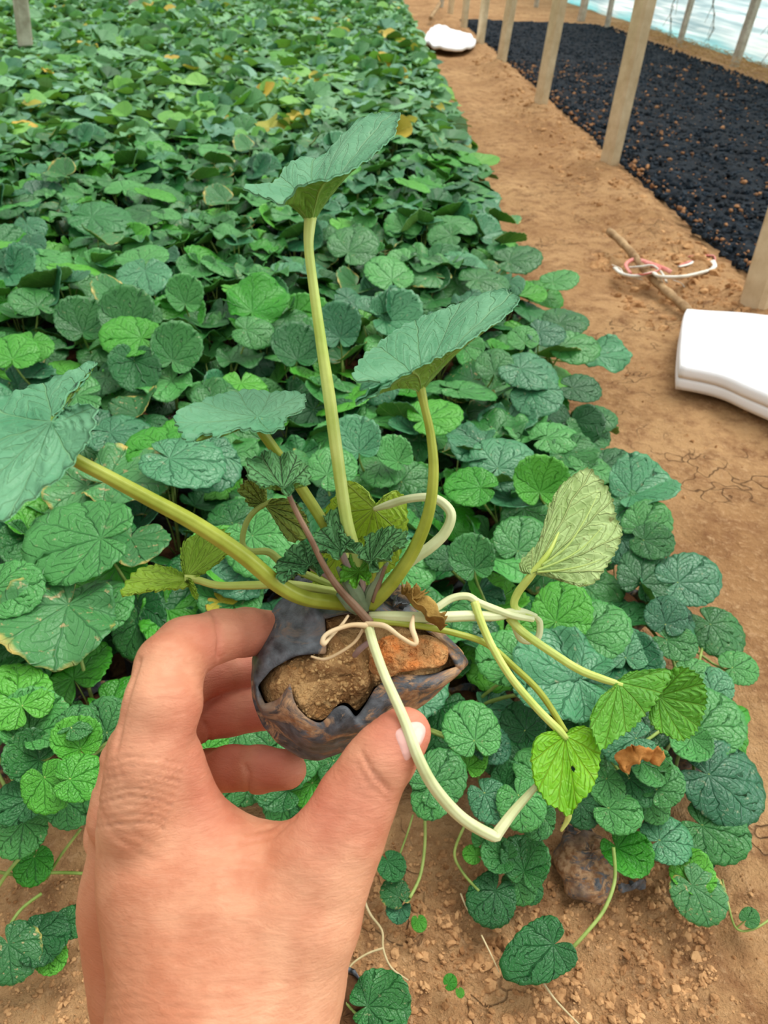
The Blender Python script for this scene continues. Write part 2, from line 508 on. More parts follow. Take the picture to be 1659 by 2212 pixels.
# ---------------------------------------------------------------- posts
M_conc = simple_mat('concrete', (196, 170, 132), (226, 204, 168), 22, 0.9, 0.5, 0.002, 0.2, lo=0.3, hi=0.7)
M_concg = simple_mat('grey_concrete', (160, 150, 132), (198, 190, 172), 22, 0.9, 0.5, 0.002, 0.2)
def post(base, top, side, rot, label, mat, height=2.3, group=None, cat='post'):
    b, d = plane(*base)
    r = ROT @ Vector(cpt(top[0], top[1], 1.0))
    t = Vector((0, 0, CAMH)) + r * (b.y / r.y)         # where the top pixel meets the upright plane of the base
    dirn = (t - b).normalized()
    if dirn.z < 0: dirn = -dirn
    b = b - dirn * (0.06 / dirn.z)
    L = (height + 0.06) / dirn.z
    u = Vector((math.cos(rot), math.sin(rot), 0)); u = (u - dirn * u.dot(dirn)).normalized(); v = dirn.cross(u)
    prof = []
    h = side / 2; c = side * 0.14
    for sx, sy in ((1, 1), (-1, 1), (-1, -1), (1, -1)):
        q = [(h * sx, (h - c) * sy), ((h - c) * sx, h * sy)]
        prof += q if sx * sy > 0 else q[::-1]
    V = []; n = 26
    for k in range(n + 1):
        s = k / n * L
        for a, b2 in prof:
            w = 1 + 0.035 * mnoise.noise(Vector((a * 40, b2 * 40, s * 9)) + b * 7)
            V.append(u * a * w + v * b2 * w + dirn * s)
    Fc = [[k * 8 + j, k * 8 + (j + 1) % 8, (k + 1) * 8 + (j + 1) % 8, (k + 1) * 8 + j] for k in range(n) for j in range(8)]
    Fc += [list(range(7, -1, -1)), [n * 8 + j for j in range(8)]]
    o = link('concrete_post' if cat == 'post' else 'wooden_pole', mesh_np('post', V, Fc, mat, smooth=False))
    o.location = b
    tag(o, label, cat, group)
    return o
gp = 'concrete posts along the path'
post((1632, 675), (1800, 150), 0.062, 0.5, 'pale concrete post cut by the right edge of the view, beside the white sheet', M_conc, group=gp)
post((1315, 357), (1395, 0), 0.056, 0.5, 'large pale concrete post standing whole between path and black mulch', M_conc, group=gp)
post((1166, 234), (1210, 0), 0.054, 0.5, 'tan concrete post, third along the path from the right edge', M_conc, group=gp)
post((1081, 142), (1106, 0), 0.054, 0.5, 'slim concrete post, fourth along the path from the right edge', M_conc, group=gp)
post((1036, 99), (1049, 0), 0.052, 0.5, 'concrete post right behind the distant white sheet on the path', M_conc, group=gp)
post((1001, 64), (1008, 0), 0.050, 0.5, 'thin far concrete post just past the distant white sheet', M_conc, group=gp)
post((972, 34), (976, 0), 0.050, 0.5, 'farthest concrete post at the top of the path', M_conc, group=gp)
post((952, 22), (955, 0), 0.04, 0.5, 'short grey pole stub at the very far end of the path', M_concg, group=gp)
gb = 'posts along the film wall'
post((1588, 138), (1634, 0), 0.055, 0.3, 'grey post before the film wall, nearest to the right edge', M_concg, group=gb)
post((1467, 97), (1494, 0), 0.042, 0.3, 'thin post before the film wall, second from the right edge', M_concg, group=gb)
post((1310, 64), (1322, 0), 0.042, 0.3, 'thin post before the film wall, seen just left of the large whole post', M_concg, group=gb)
post((1255, 44), (1264, 0), 0.07, 0.3, 'stout grey post before the film wall, in its hazy far part', M_concg, group=gb)
post((1158, 14), (1160, 0), 0.05, 0.3, 'small far post before the film wall', M_concg, group=gb)
gl = 'posts inside the bed'
post((66, 190), (44, 0), 0.058, 0.6, 'weathered grey concrete post rising from the leaves at the left edge', M_concg, group=gl)
post((290, 75), (288, 0), 0.055, 0.6, 'far grey concrete post rising from the leaves at the top', M_concg, group=gl)

# dangling dry vines before the film
M_vine = simple_mat('dry_vine', (80, 78, 56), (120, 112, 80), 50, 0.9)
r_ = np.random.RandomState(21)
for k, (px, y0, y1, lab) in enumerate(((1530, -40, 88, 'dry vine strand hanging before the film wall between its two nearest posts'),
                                      (1440, -40, 92, 'thin dry vine hanging before the film wall beside the large whole post'),
                                      (1649, 40, 130, 'dry vine strand hanging at the far right edge before the film wall'))):
    p0, dd = plane(px - 6, y1 + 25)
    xx = FILM_X - 0.25
    rr = ROT @ Vector(cpt(px, y1, 1)); t = xx / rr.x; lo = Vector((0, 0, CAMH)) + rr * t
    rt = empty('hanging_vine', lo)
    pts = [np.array([0.03 * math.sin(i * 1.3 + k), 0.05 * math.sin(i * 0.8 + 2 * k) + i * 0.012, i * 0.09]) for i in range(16)]
    V, Fq = tube(crom(pts, 60), np.linspace(0.003, 0.006, 60), 6)
    link('strand', mesh_np('strand', V, Fq, M_vine), rt)
    for i in range(7):
        b = pts[i + 1]
        q = [b, b + np.array([0, -0.03 - 0.02 * r_.rand(), -0.02]), b + np.array([r_.uniform(-.03, .03), (-1) ** i * (0.05 + 0.05 * r_.rand()), -0.12 - 0.05 * r_.rand()])]
        V, Fq = tube(crom(q, 12), np.linspace(0.003, 0.0015, 12), 5)
        link('twig', mesh_np('twig', V, Fq, M_vine), rt)
    tag(rt, lab, 'vine', 'dry vines before the film wall')
# ---------------------------------------------------------------- the seedling held in the hand
CR = (790, 1322, 0.292)
crown_c = cpt(*CR)
held = empty('held_seedling', wpt(*CR), ROT)
tag(held, 'uprooted seedling in a torn black soil bag, held up in the hand', 'seedling')

def LP(p):
    return cpt(*p) - crown_c

M_ltop = leaf_mat('held_leaf_top', (70, 140, 96), (112, 170, 128), (132, 184, 124), 0.5, 0.12, tone=None, spec=0.4, veinw=0.7, relief=0.8)
M_lund = leaf_mat('held_leaf_under', (92, 140, 38), (128, 168, 62), (176, 204, 104), 0.55, 0.22, under=True)
M_pale = leaf_mat('held_leaf_pale_under', (152, 184, 104), (184, 208, 138), (204, 222, 138), 0.55, 0.15, under=True, spots=0.2, spotcol=(120, 110, 50))
M_bright = leaf_mat('held_leaf_bright', (96, 172, 4), (132, 200, 14), (176, 214, 50), 0.45, 0.25, spots=0.15, spotcol=(170, 200, 90))
M_bright2 = leaf_mat('held_leaf_yellowgreen', (136, 184, 34), (172, 208, 62), (200, 222, 96), 0.5, 0.32, under=True, spots=0.35, spotcol=(70, 80, 20))
M_lit = leaf_mat('held_leaf_lemon', (172, 214, 52), (206, 232, 92), (214, 232, 120), 0.5, 0.35, under=True, spots=0.3, spotcol=(80, 90, 20))
M_dark = leaf_mat('held_leaf_young', (48, 112, 58), (104, 164, 98), (136, 176, 108), 0.6, 0.1, relief=1.6)
M_olive = leaf_mat('held_leaf_curled', (112, 138, 44), (152, 172, 72), (176, 188, 100), 0.6, 0.15, relief=1.5)
M_back = leaf_mat('held_leaf_back', (72, 148, 22), (104, 178, 44), (150, 196, 70), 0.5, 0.2)

def hero_leaf(name, base, outline, top, under, bow=None, k=1.0, teeth=44, amp=0.02, sinus=None, flip=False, relief=0.0016,
              thick=0.00035, label=None, hole=None, rings=22, n=176, wave=0.0):
    """leaf blade as a fan of bent ribs from the stem joint to a toothed outline.
    bow: offset (px,py,depth) of the bend control point seen from the base."""
    B = LP(base)
    O = crom(np.array([LP(p) for p in outline]), n, True)
    cen = O.mean(0)
    rad = O - B
    Lr = np.linalg.norm(rad, axis=1)
    saw = (np.arange(n) * teeth / n) % 1.0
    tooth = np.where(saw < 0.7, saw / 0.7, (1 - saw) / 0.3)
    O = B + rad * (1 + amp * (tooth - 0.5) * 0.03 / (Lr + 0.004))[:, None]
    rad = O - B
    if bow is not None:
        Cb = LP((base[0] + bow[0], base[1] + bow[1], base[2] + bow[2]))
        C = (1 - k) * (B + rad * 0.5) + k * (Cb + rad * 0.18)
    else:
        C = B + rad * 0.5
    t = np.linspace(0, 1, rings)[:, None, None]
    P = (1 - t) ** 2 * B + 2 * t * (1 - t) * C[None] + t * t * O[None]
    # normals from neighbours
    du = np.roll(P, -1, 1) - np.roll(P, 1, 1); dv = np.gradient(P, axis=0)
    N = np.cross(du, dv); N /= np.linalg.norm(N, axis=2)[..., None] + 1e-12
    flip = N[1:].mean((0, 1)) @ (-(B + crown_c)) < 0      # the first material goes to the side that mostly faces out
    if flip: N = -N
    N[0] = N[1].mean(0)
    U = np.arange(n) / n
    ph = U * 9
    dist = np.abs(ph - np.round(ph))                       # 0 at a vein
    tt = t[:, 0, 0][:, None]
    quilt = np.sin(tt * 30 - dist[None] * 17) * 0.35 + 0.65
    bulge = np.clip(dist[None] * 2.4, 0, 1) ** 0.6 * tt ** 0.7 * quilt
    P = P + N * (relief * (bulge - 0.4) * np.clip(tt * 3, 0, 1))[..., None]
    if wave:
        P = P + N * (wave * np.sin(U * 2 * math.pi * 7 + 1)[None] * tt ** 2.5)[..., None]
    Pt = P + N * thick; Pb = P - N * thick
    V = np.concatenate([Pt.reshape(-1, 3), Pb.reshape(-1, 3)])
    uv = np.stack([np.broadcast_to(U[None], (rings, n)), np.broadcast_to(tt, (rings, n))], -1).reshape(-1, 2)
    uv = np.concatenate([uv, uv])
    i = np.arange(rings - 1)[:, None] * n; j = np.arange(n)[None]; j2 = (j + 1) % n
    q = np.stack([i + j, i + j2, i + n + j2, i + n + j], -1).reshape(-1, 4)
    if hole is not None:
        fc = V[q].mean(1); keep = np.linalg.norm((fc - LP(hole[0]))[:, :2], axis=1) > hole[1]
        q = q[keep]
    m = rings * n
    fn = np.cross(V[q[:, 2]] - V[q[:, 0]], V[q[:, 3]] - V[q[:, 1]])
    flip = (fn * N.reshape(-1, 3)[q[:, 2]]).sum() < 0
    if flip: q = q[:, ::-1]
    qb = q[:, ::-1] + m
    e = (rings - 1) * n
    ed = np.stack([e + j[0], e + m + j[0], e + m + j2[0], e + j2[0]], -1)
    if flip: ed = ed[:, ::-1]
    # the seam of the fan in uv: let vertex uv wrap in the narrow sinus
    Fq = np.concatenate([q, qb, ed]); fm = np.r_[np.zeros(len(q)), np.ones(len(qb)), np.zeros(len(ed))]
    # outward check
    me = mesh_np(name, V, Fq, [top, under], uv, fm)
    o = link(name, me, held)
    if label: o['label'] = label
    return o

M_stem = simple_mat('stem_green', (140, 152, 40), (172, 182, 70), 60, 0.45, 0.25, 0.0006, 0.5, stretch=(1, 1, 1))
M_stemy = simple_mat('stem_lime', (176, 196, 84), (204, 216, 118), 60, 0.45, 0.25, 0.0006, 0.5)
M_stemp = simple_mat('stem_pale', (196, 204, 146), (220, 224, 176), 60, 0.5, 0.25, 0.0006, 0.5)
M_purple = simple_mat('stem_purple', (112, 84, 62), (150, 120, 96), 60, 0.6, 0.3, 0.0006, 0.4)
M_lil = simple_mat('stem_lilac', (150, 124, 120), (186, 164, 150), 50, 0.6, 0.3, 0.0006, 0.4)
M_root = simple_mat('root_cream', (206, 176, 132), (228, 204, 164), 50, 0.7, 0.3, 0.0006, 0.3)
M_dry = simple_mat('dried_leaf', (120, 90, 40), (178, 146, 78), 90, 0.8, 0.6, 0.002, 0.2)

def stem(pts, rpx, mat, parent=None, name='leaf_stem', seg=12, n=None, label=None, ridge=0.07, flat=None):
    P = np.array([LP(p) for p in pts])
    n = n or max(12, len(pts) * 8)
    C = crom(P, n)
    r0 = np.array(rpx if isinstance(rpx, (list, tuple)) else [rpx] * len(pts), float)
    s = np.r_[0, np.cumsum(np.linalg.norm(np.diff(P, axis=0), axis=1))]; s /= s[-1]
    dep = -(C + crown_c)[:, 2]
    R = np.interp(np.linspace(0, 1, n), s, r0) * dep / F
    seg = 24 if ridge and seg >= 12 else seg
    V, Fq = tube(C, R, seg, flat)
    if ridge and seg >= 24:
        a = np.tile(np.arange(seg), n + 2); i = np.repeat(np.clip(np.arange(n + 2) - 1, 0, n - 1), seg)
        V = C[i] + (V - C[i]) * (1 + ridge * np.sin(a / seg * 2 * math.pi * 7))[:, None]
    o = link(name, mesh_np(name, V, Fq, mat), parent or held)
    if label: o['label'] = label
    return o

# --- tall funnel leaf
l1 = hero_leaf('leaf', (671, 492, 0.262),
    [(525, 405, .262), (548, 400, .272), (590, 396, .282), (618, 362, .292), (650, 342, .296), (700, 336, .297), (736, 297, .297), (772, 262, .295), (812, 246, .292), (862, 244, .285),
     (858, 268, .276), (850, 292, .268), (820, 322, .258), (790, 346, .250), (752, 372, .243), (711, 384, .239), (664, 397, .238), (640, 408, .240), (613, 440, .244), (585, 432, .25), (550, 420, .256)],
    M_ltop, M_lund, bow=(-2, -75, 0), k=0.75, flip=True, teeth=40, amp=.04, relief=0.0013)
stem([(785, 1305, .288), (768, 1200, .279), (748, 1120, .274), (728, 980, .27), (712, 860, .267), (694, 740, .265), (676, 610, .263), (667, 530, .262), (671, 470, .2615)],
     [12, 13, 13, 13, 13, 11.5, 10, 10, 13], M_stemy, l1, label='long straight pale lime stem of the tall leaf')
# --- right upper leaf
l2 = hero_leaf('leaf', (908, 850, 0.255),
    [(765, 872, .236), (806, 835, .237), (822, 826, .240), (768, 822, .248), (768, 795, .262), (800, 757, .276), (880, 700, .288), (960, 668, .293), (1030, 640, .292), (1085, 626, .288), (1121, 641, .28),
     (1108, 668, .27), (1060, 704, .258), (1010, 738, .248), (960, 764, .242), (915, 788, .238), (875, 806, .236), (840, 832, .235), (800, 858, .235)],
    M_ltop, M_lund, bow=(8, -62, 0), k=0.7, flip=True, teeth=44, amp=.05, relief=0.0013)
stem([(800, 1308, .288), (845, 1262, .28), (893, 1190, .272), (925, 1110, .266), (936, 1020, .261), (930, 940, .258), (917, 880, .256), (907, 835, .255)],
     [15, 15, 14, 12.5, 11, 9.5, 8.5, 11], M_stem, l2, label='olive green curved stem')
# --- big left leaf
l3 = hero_leaf('leaf', (112, 912, 0.232),
    [(208, 778, .262), (160, 800, .262), (105, 822, .262), (50, 842, .26), (-20, 872, .255), (-90, 930, .24), (-120, 1010, .222), (-90, 1090, .212), (-40, 1120, .208), (5, 1126, .207), (40, 1095, .21), (70, 1080, .212), (100, 1050, .215), (130, 1034, .218),
     (160, 990, .222), (190, 955, .225), (208, 888, .231), (178, 872, .235), (140, 884, .238), (116, 898, .237), (150, 852, .246), (188, 812, .256)],
    M_ltop, M_lund, bow=(0, 8, .012), k=0.6, flip=True, teeth=40, amp=.05, relief=0.002)
stem([(788, 1304, .29), (735, 1302, .284), (660, 1292, .276), (600, 1262, .268), (520, 1196, .259), (420, 1130, .25), (320, 1076, .244), (230, 1028, .239), (150, 984, .236), (120, 940, .234)],
     [15, 16, 16.5, 17, 17, 16.5, 15.5, 14.5, 14, 10], M_stem, l3, label='thick olive stem reaching left')
# --- middle left leaf
l4 = hero_leaf('leaf', (556, 900, 0.262),
    [(378, 912, .252), (384, 890, .262), (430, 868, .276), (480, 852, .286), (530, 843, .292), (590, 847, .294), (655, 850, .29), (656, 884, .276), (640, 890, .27), (618, 906, .263), (612, 924, .257), (575, 934, .252), (540, 930, .249), (500, 928, .247), (470, 944, .243), (440, 938, .244), (405, 956, .242), (390, 935, .246)],
    M_ltop, M_lund, bow=(0, 14, .004), k=0.6, flip=True, teeth=36, amp=.05)
stem([(784, 1300, .292), (765, 1238, .288), (735, 1190, .284), (700, 1130, .279), (655, 1060, .275), (600, 980, .27), (565, 930, .266), (557, 905, .2625)],
     [12, 13, 12, 12, 12, 11, 11, 9], M_stem, l4, label='brownish green stem behind the young leaf')
# --- young leaf on a dark stem
l5 = hero_leaf('leaf', (612, 1056, 0.254),
    [(530, 1008, .25), (535, 990, .258), (560, 982, .264), (600, 978, .268), (640, 986, .266), (664, 1010, .262), (668, 1034, .256), (655, 1050, .25), (640, 1046, .25), (625, 1060, .25), (610, 1066, .249), (590, 1046, .25), (560, 1056, .246), (545, 1035, .247)],
    M_dark, M_lund, flip=True, teeth=26, amp=.06, relief=0.0012, wave=.0012)
stem([(800, 1345, .278), (770, 1312, .276), (730, 1268, .27), (700, 1222, .265), (672, 1165, .26), (640, 1105, .257), (620, 1060, .2545)],
     [9, 9, 7.5, 6.5, 6, 5.5, 5.5], M_purple, l5, label='thin purplish brown stem')
# --- curled olive leaves on a hooked stem
l6 = hero_leaf('leaf', (573, 1090, 0.29),
    [(570, 1090, .29), (560, 1070, .286), (572, 1055, .284), (560, 1038, .282), (540, 1036, .282), (518, 1050, .284), (516, 1065, .286), (528, 1075, .287), (535, 1090, .288), (555, 1098, .289)],
    M_olive, M_olive, flip=True, teeth=14, amp=.06)
l6b = hero_leaf('leaf', (573, 1092, 0.289),
    [(585, 1080, .287), (625, 1078, .28), (655, 1105, .277), (667, 1140, .276), (660, 1165, .277), (645, 1168, .281), (628, 1170, .284), (612, 1150, .286), (618, 1130, .286), (605, 1110, .287), (590, 1098, .288)],
    M_olive, M_olive, flip=True, teeth=18, amp=.05)
stem([(735, 1272, .297), (660, 1240, .297), (610, 1215, .296), (580, 1192, .294), (540, 1190, .292), (524, 1172, .291), (532, 1130, .29), (555, 1100, .289), (590, 1080, .288)],
     [7, 8, 9, 8, 6.5, 6, 6, 6, 5], M_olive, l6b, label='hooked thin olive stem')
# --- yellow green leaf behind, on a looped stem
l7 = hero_leaf('leaf', (808, 1098, 0.30),
    [(812, 1092, .299), (793, 1060, .300), (768, 1042, .302), (750, 1040, .303), (735, 1058, .305), (712, 1085, .308), (700, 1115, .312), (688, 1160, .318), (672, 1230, .325), (668, 1258, .33), (720, 1268, .33), (800, 1262, .326), (850, 1225, .32), (870, 1180, .314),
     (880, 1140, .31), (878, 1090, .306), (872, 1070, .303), (852, 1060, .3), (830, 1072, .299), (822, 1090, .299)],
    M_lit, M_lit, flip=True, teeth=44, amp=.04, label='yellow-green underside facing the viewer')
stem([(800, 1315, .294), (830, 1275, .293), (880, 1218, .29), (930, 1182, .288), (962, 1150, .287), (975, 1112, .286), (955, 1085, .287), (925, 1074, .288), (880, 1078, .291), (840, 1090, .296), (808, 1100, .2995)],
     [10, 12, 12, 12, 11.5, 10.5, 10, 9, 8.5, 8.5, 5], M_stemp, l7, label='pale looped stem')
# --- crumpled young leaves at the crown
def young(base, pts, mat=M_dark, st=None, sr=7, smat=M_lil, **kw):
    o = hero_leaf('leaf', base, pts, mat, M_dark, flip=True, teeth=22, amp=.05, relief=0.0016, wave=.0016, **kw)
    if st: stem(st, sr, smat, o)
    return o
young((735, 1190, .272), [(668, 1170, .266), (685, 1150, .268), (700, 1140, .27), (705, 1110, .274), (730, 1100, .276), (742, 1125, .274), (738, 1150, .272), (752, 1160, .27), (780, 1175, .268), (760, 1190, .264), (730, 1198, .262), (690, 1192, .262)],
      st=[(785, 1310, .286), (765, 1260, .281), (745, 1210, .276), (733, 1180, .273)])
young((800, 1215, .276), [(782, 1180, .272), (800, 1155, .276), (835, 1138, .278), (870, 1145, .276), (884, 1155, .272), (862, 1180, .268), (830, 1208, .266), (805, 1228, .268), (785, 1205, .268)],
      st=[(792, 1310, .288), (800, 1275, .284), (805, 1245, .28), (802, 1215, .276)], sr=8, smat=M_stem)
young((668, 1222, .274), [(595, 1245, .262), (600, 1215, .266), (630, 1180, .272), (665, 1172, .276), (690, 1195, .276), (708, 1215, .274), (700, 1232, .268), (665, 1228, .266), (640, 1236, .263), (612, 1250, .26)],
      st=[(775, 1312, .287), (750, 1285, .283), (715, 1250, .279), (672, 1225, .2745)], sr=6)
young((775, 1235, .278), [(735, 1235, .274), (750, 1205, .278), (775, 1190, .281), (800, 1200, .28), (812, 1225, .277), (795, 1250, .272), (765, 1262, .27), (742, 1255, .27)], st=[(790, 1312, .288), (785, 1270, .283), (776, 1238, .2785)], mat=M_back)
# furled silvery buds with purple ribs
M_fur = simple_mat('furled_bud', (92, 118, 84), (146, 160, 126), 60, 0.7, 0.5, 0.001, 0.3)
for pts, r in (([(790, 1318, .286), (768, 1280, .281), (748, 1250, .277), (728, 1225, .275)], [13, 17, 13, 3]),
               ([(795, 1315, .287), (800, 1280, .283), (818, 1245, .28), (838, 1215, .278)], [10, 12, 9, 3]),
               ([(775, 1318, .284), (755, 1305, .28), (728, 1282, .277)], [12, 13, 4])):
    stem(pts, r, M_fur, name='bud', flat=0.6, ridge=0.12)
stem([(806, 1300, .284), (818, 1262, .281), (832, 1222, .278)], [5, 6, 4], M_purple, name='bud', label='purplish rib of the young bud')
# --- lower left yellow green leaf pair and stem
l9 = hero_leaf('leaf', (398, 1252, 0.282),
    [(262, 1286, .268), (275, 1255, .274), (300, 1230, .28), (340, 1222, .284), (385, 1232, .284), (403, 1252, .282), (408, 1268, .28), (360, 1274, .274), (310, 1278, .27)],
    M_bright2, M_bright2, flip=True, teeth=20, amp=.05)
l9b = hero_leaf('leaf', (402, 1248, 0.284),
    [(392, 1180, .292), (430, 1150, .294), (470, 1142, .294), (500, 1158, .292), (498, 1190, .288), (465, 1220, .285), (435, 1242, .284), (405, 1254, .283), (395, 1220, .287)],
    M_bright2, M_bright2, flip=True, teeth=22, amp=.05)
stem([(780, 1325, .298), (735, 1284, .297), (690, 1272, .295), (620, 1262, .292), (540, 1264, .289), (470, 1264, .286), (425, 1252, .284), (398, 1250, .2825)],
     [8, 9, 9, 9, 9, 8, 8, 9], M_stemy, l9, label='pale yellow-green stem lying to the left')
hero_leaf('leaf', (402, 1252, .282), [(400, 1250, .282), (412, 1250, .281), (422, 1268, .279), (428, 1290, .277), (422, 1294, .277), (412, 1278, .279)], M_bright2, M_bright2, flip=True, teeth=8)
# --- large pale underside at the right
l10 = hero_leaf('leaf', (1150, 1238, 0.286),
    [(1150, 1238, .286), (1126, 1236, .288), (1124, 1212, .29), (1158, 1178, .292), (1182, 1130, .294), (1190, 1085, .296), (1215, 1045, .298), (1264, 1012, .3), (1290, 1028, .298), (1312, 1052, .296), (1326, 1090, .293), (1332, 1120, .291), (1344, 1146, .288),
     (1336, 1180, .285), (1322, 1205, .283), (1305, 1232, .281), (1284, 1258, .279), (1250, 1264, .279), (1215, 1250, .281), (1180, 1232, .284)],
    M_pale, M_pale, flip=True, teeth=48, amp=.045, relief=-0.0022, label='pale underside facing the viewer')
M_vein = simple_mat('leaf_vein', (172, 196, 106), (188, 208, 122), 60, 0.5, 0.2, 0.0005, 0.4)
stem([(1145, 1332, .297), (1112, 1312, .294), (1118, 1282, .291), (1145, 1246, .287), (1172, 1212, .2865), (1192, 1182, .2878), (1215, 1130, .2925)],
     [8, 8, 8.5, 8.5, 6.5, 4, 1], M_stemy, l10, label='pale green stem running into the midrib')
for pts in ([(1160, 1232, .286), (1215, 1210, .285), (1262, 1180, .286), (1300, 1140, .288)],
            [(1170, 1222, .286), (1225, 1180, .286), (1265, 1120, .289), (1290, 1070, .293)],
            [(1160, 1236, .286), (1210, 1232, .283), (1260, 1222, .281), (1300, 1208, .281)]):
    stem([(a, b, c - 0.002) for a, b, c in pts], [2.8, 2.2, 1.6, 0.7], M_vein, l10, name='leaf_vein', ridge=0, seg=8)
# --- stout stems running right from the crown
stem([(798, 1330, .286), (850, 1332, .284), (930, 1334, .284), (1010, 1330, .286), (1070, 1330, .29), (1120, 1322, .295), (1158, 1332, .298)],
     [9, 12, 12, 11.5, 11, 10, 6], M_stemp, name='runner', label='stout pale stem running right')
stem([(800, 1342, .284), (860, 1346, .283), (930, 1356, .283), (985, 1368, .284), (1050, 1390, .286), (1110, 1440, .286), (1170, 1500, .284), (1222, 1582, .28)],
     [7, 7, 7, 7, 7, 7, 7, 6.5], M_stem, name='runner', label='thin tan-green stem curving down right')
stem([(905, 1326, .286), (935, 1318, .286), (975, 1293, .287), (1010, 1288, .287), (1035, 1302, .287), (1075, 1318, .289), (1110, 1330, .291), (1152, 1338, .294)],
     [7, 8, 8, 8, 8, 8, 7.5, 6], M_stemp, name='runner', label='whitish looped runner')
# --- bright lime leaf hanging at the right, on two stems
l11 = hero_leaf('leaf', (1221, 1590, 0.276),
    [(1218, 1588, .276), (1188, 1580, .274), (1160, 1592, .27), (1149, 1625, .267), (1152, 1680, .264), (1166, 1710, .263), (1185, 1738, .262), (1205, 1746, .262), (1228, 1763, .262), (1250, 1735, .262), (1275, 1710, .264), (1292, 1670, .268), (1297, 1620, .272), (1290, 1588, .276), (1268, 1570, .278), (1240, 1572, .278)],
    M_bright, M_bright2, flip=True, teeth=34, amp=.03, hole=((1243, 1668, .265), 0.00085), rings=40, relief=.0009, label='bright lime green hanging blade')
stem([(1025, 1300, .286), (1040, 1345, .284), (1065, 1400, .281), (1105, 1465, .279), (1160, 1530, .277), (1208, 1578, .2755), (1224, 1596, .2752)],
     [9, 8.5, 8, 8, 8, 8.5, 6], M_stemy, l11, label='lime stem of the hanging blade')
# --- folded bright leaf and its neighbour
l12 = hero_leaf('leaf', (1336, 1474, 0.279),
    [(1332, 1472, .279), (1318, 1495, .277), (1298, 1505, .275), (1286, 1525, .273), (1275, 1555, .272), (1282, 1590, .27), (1298, 1620, .269), (1330, 1598, .27), (1370, 1570, .272), (1410, 1525, .274), (1428, 1500, .276), (1450, 1460, .279), (1440, 1445, .281), (1405, 1446, .281), (1360, 1452, .281), (1345, 1462, .28)],
    M_back, M_bright2, flip=True, teeth=34, amp=.05, relief=.001)
l12b = hero_leaf('leaf', (1422, 1504, 0.283),
    [(1424, 1500, .283), (1440, 1470, .283), (1456, 1442, .282), (1490, 1445, .28), (1515, 1465, .279), (1527, 1505, .278), (1518, 1550, .277), (1500, 1585, .276), (1470, 1600, .275), (1440, 1588, .276), (1410, 1568, .277), (1402, 1540, .28)],
    M_back, M_bright2, flip=True, teeth=34, amp=.045)
stem([(1100, 1334, .296), (1130, 1366, .293), (1190, 1408, .289), (1250, 1446, .284), (1300, 1466, .281), (1345, 1480, .279)],
     [9, 9, 8.5, 8.5, 8, 6], M_stemy, l12, label='lime stem of the folded leaf')
stem([(1105, 1334, .297), (1125, 1380, .298), (1160, 1380, .299), (1166, 1345, .299), (1150, 1330, .298)], [6, 7, 7, 7, 5], M_stemp, name='runner')
# --- long kinked stem crossing the thumb
stem([(796, 1350, .272), (806, 1390, .264), (832, 1462, .256), (872, 1552, .248), (905, 1640, .246), (942, 1706, .25), (1000, 1768, .256), (1066, 1806, .262), (1074, 1800, .263), (1110, 1752, .266), (1162, 1694, .268)],
     [10, 10, 10, 11, 12, 12.5, 12.5, 12, 12, 10, 6.5], M_stemp, name='runner', n=80, label='long pale kinked runner crossing the thumb')
stem([(1160, 1696, .268), (1200, 1725, .268), (1228, 1760, .27), (1212, 1795, .272)], [6, 6, 7, 3], M_stemy, name='runner')
# --- thin roots and withered strands
for pts, r, lb in (([(796, 1352, .27), (760, 1350, .266), (720, 1362, .263), (700, 1376, .262), (698, 1392, .262), (712, 1378, .264), (738, 1350, .27), (752, 1330, .276)], [7, 5, 5, 5, 6, 4, 3.5, 3], 'cream withered strand looping left'),
                   ([(790, 1348, .27), (830, 1352, .267), (865, 1376, .265), (893, 1392, .264), (899, 1384, .265), (890, 1355, .27), (893, 1330, .278)], [6, 6, 4.5, 5, 6, 6.5, 3], 'cream withered strand looping right'),
                   ([(784, 1360, .272), (765, 1388, .27), (730, 1412, .269), (700, 1424, .269), (672, 1418, .27)], [3.5, 3.5, 3.5, 3.5, 2.5], None),
                   ([(800, 1385, .272), (778, 1402, .274), (766, 1416, .278)], [6, 7, 6], None)):
    stem(pts, r, M_root if lb or pts[0][0] != 800 else M_lil, name='root', seg=8, ridge=0, label=lb)
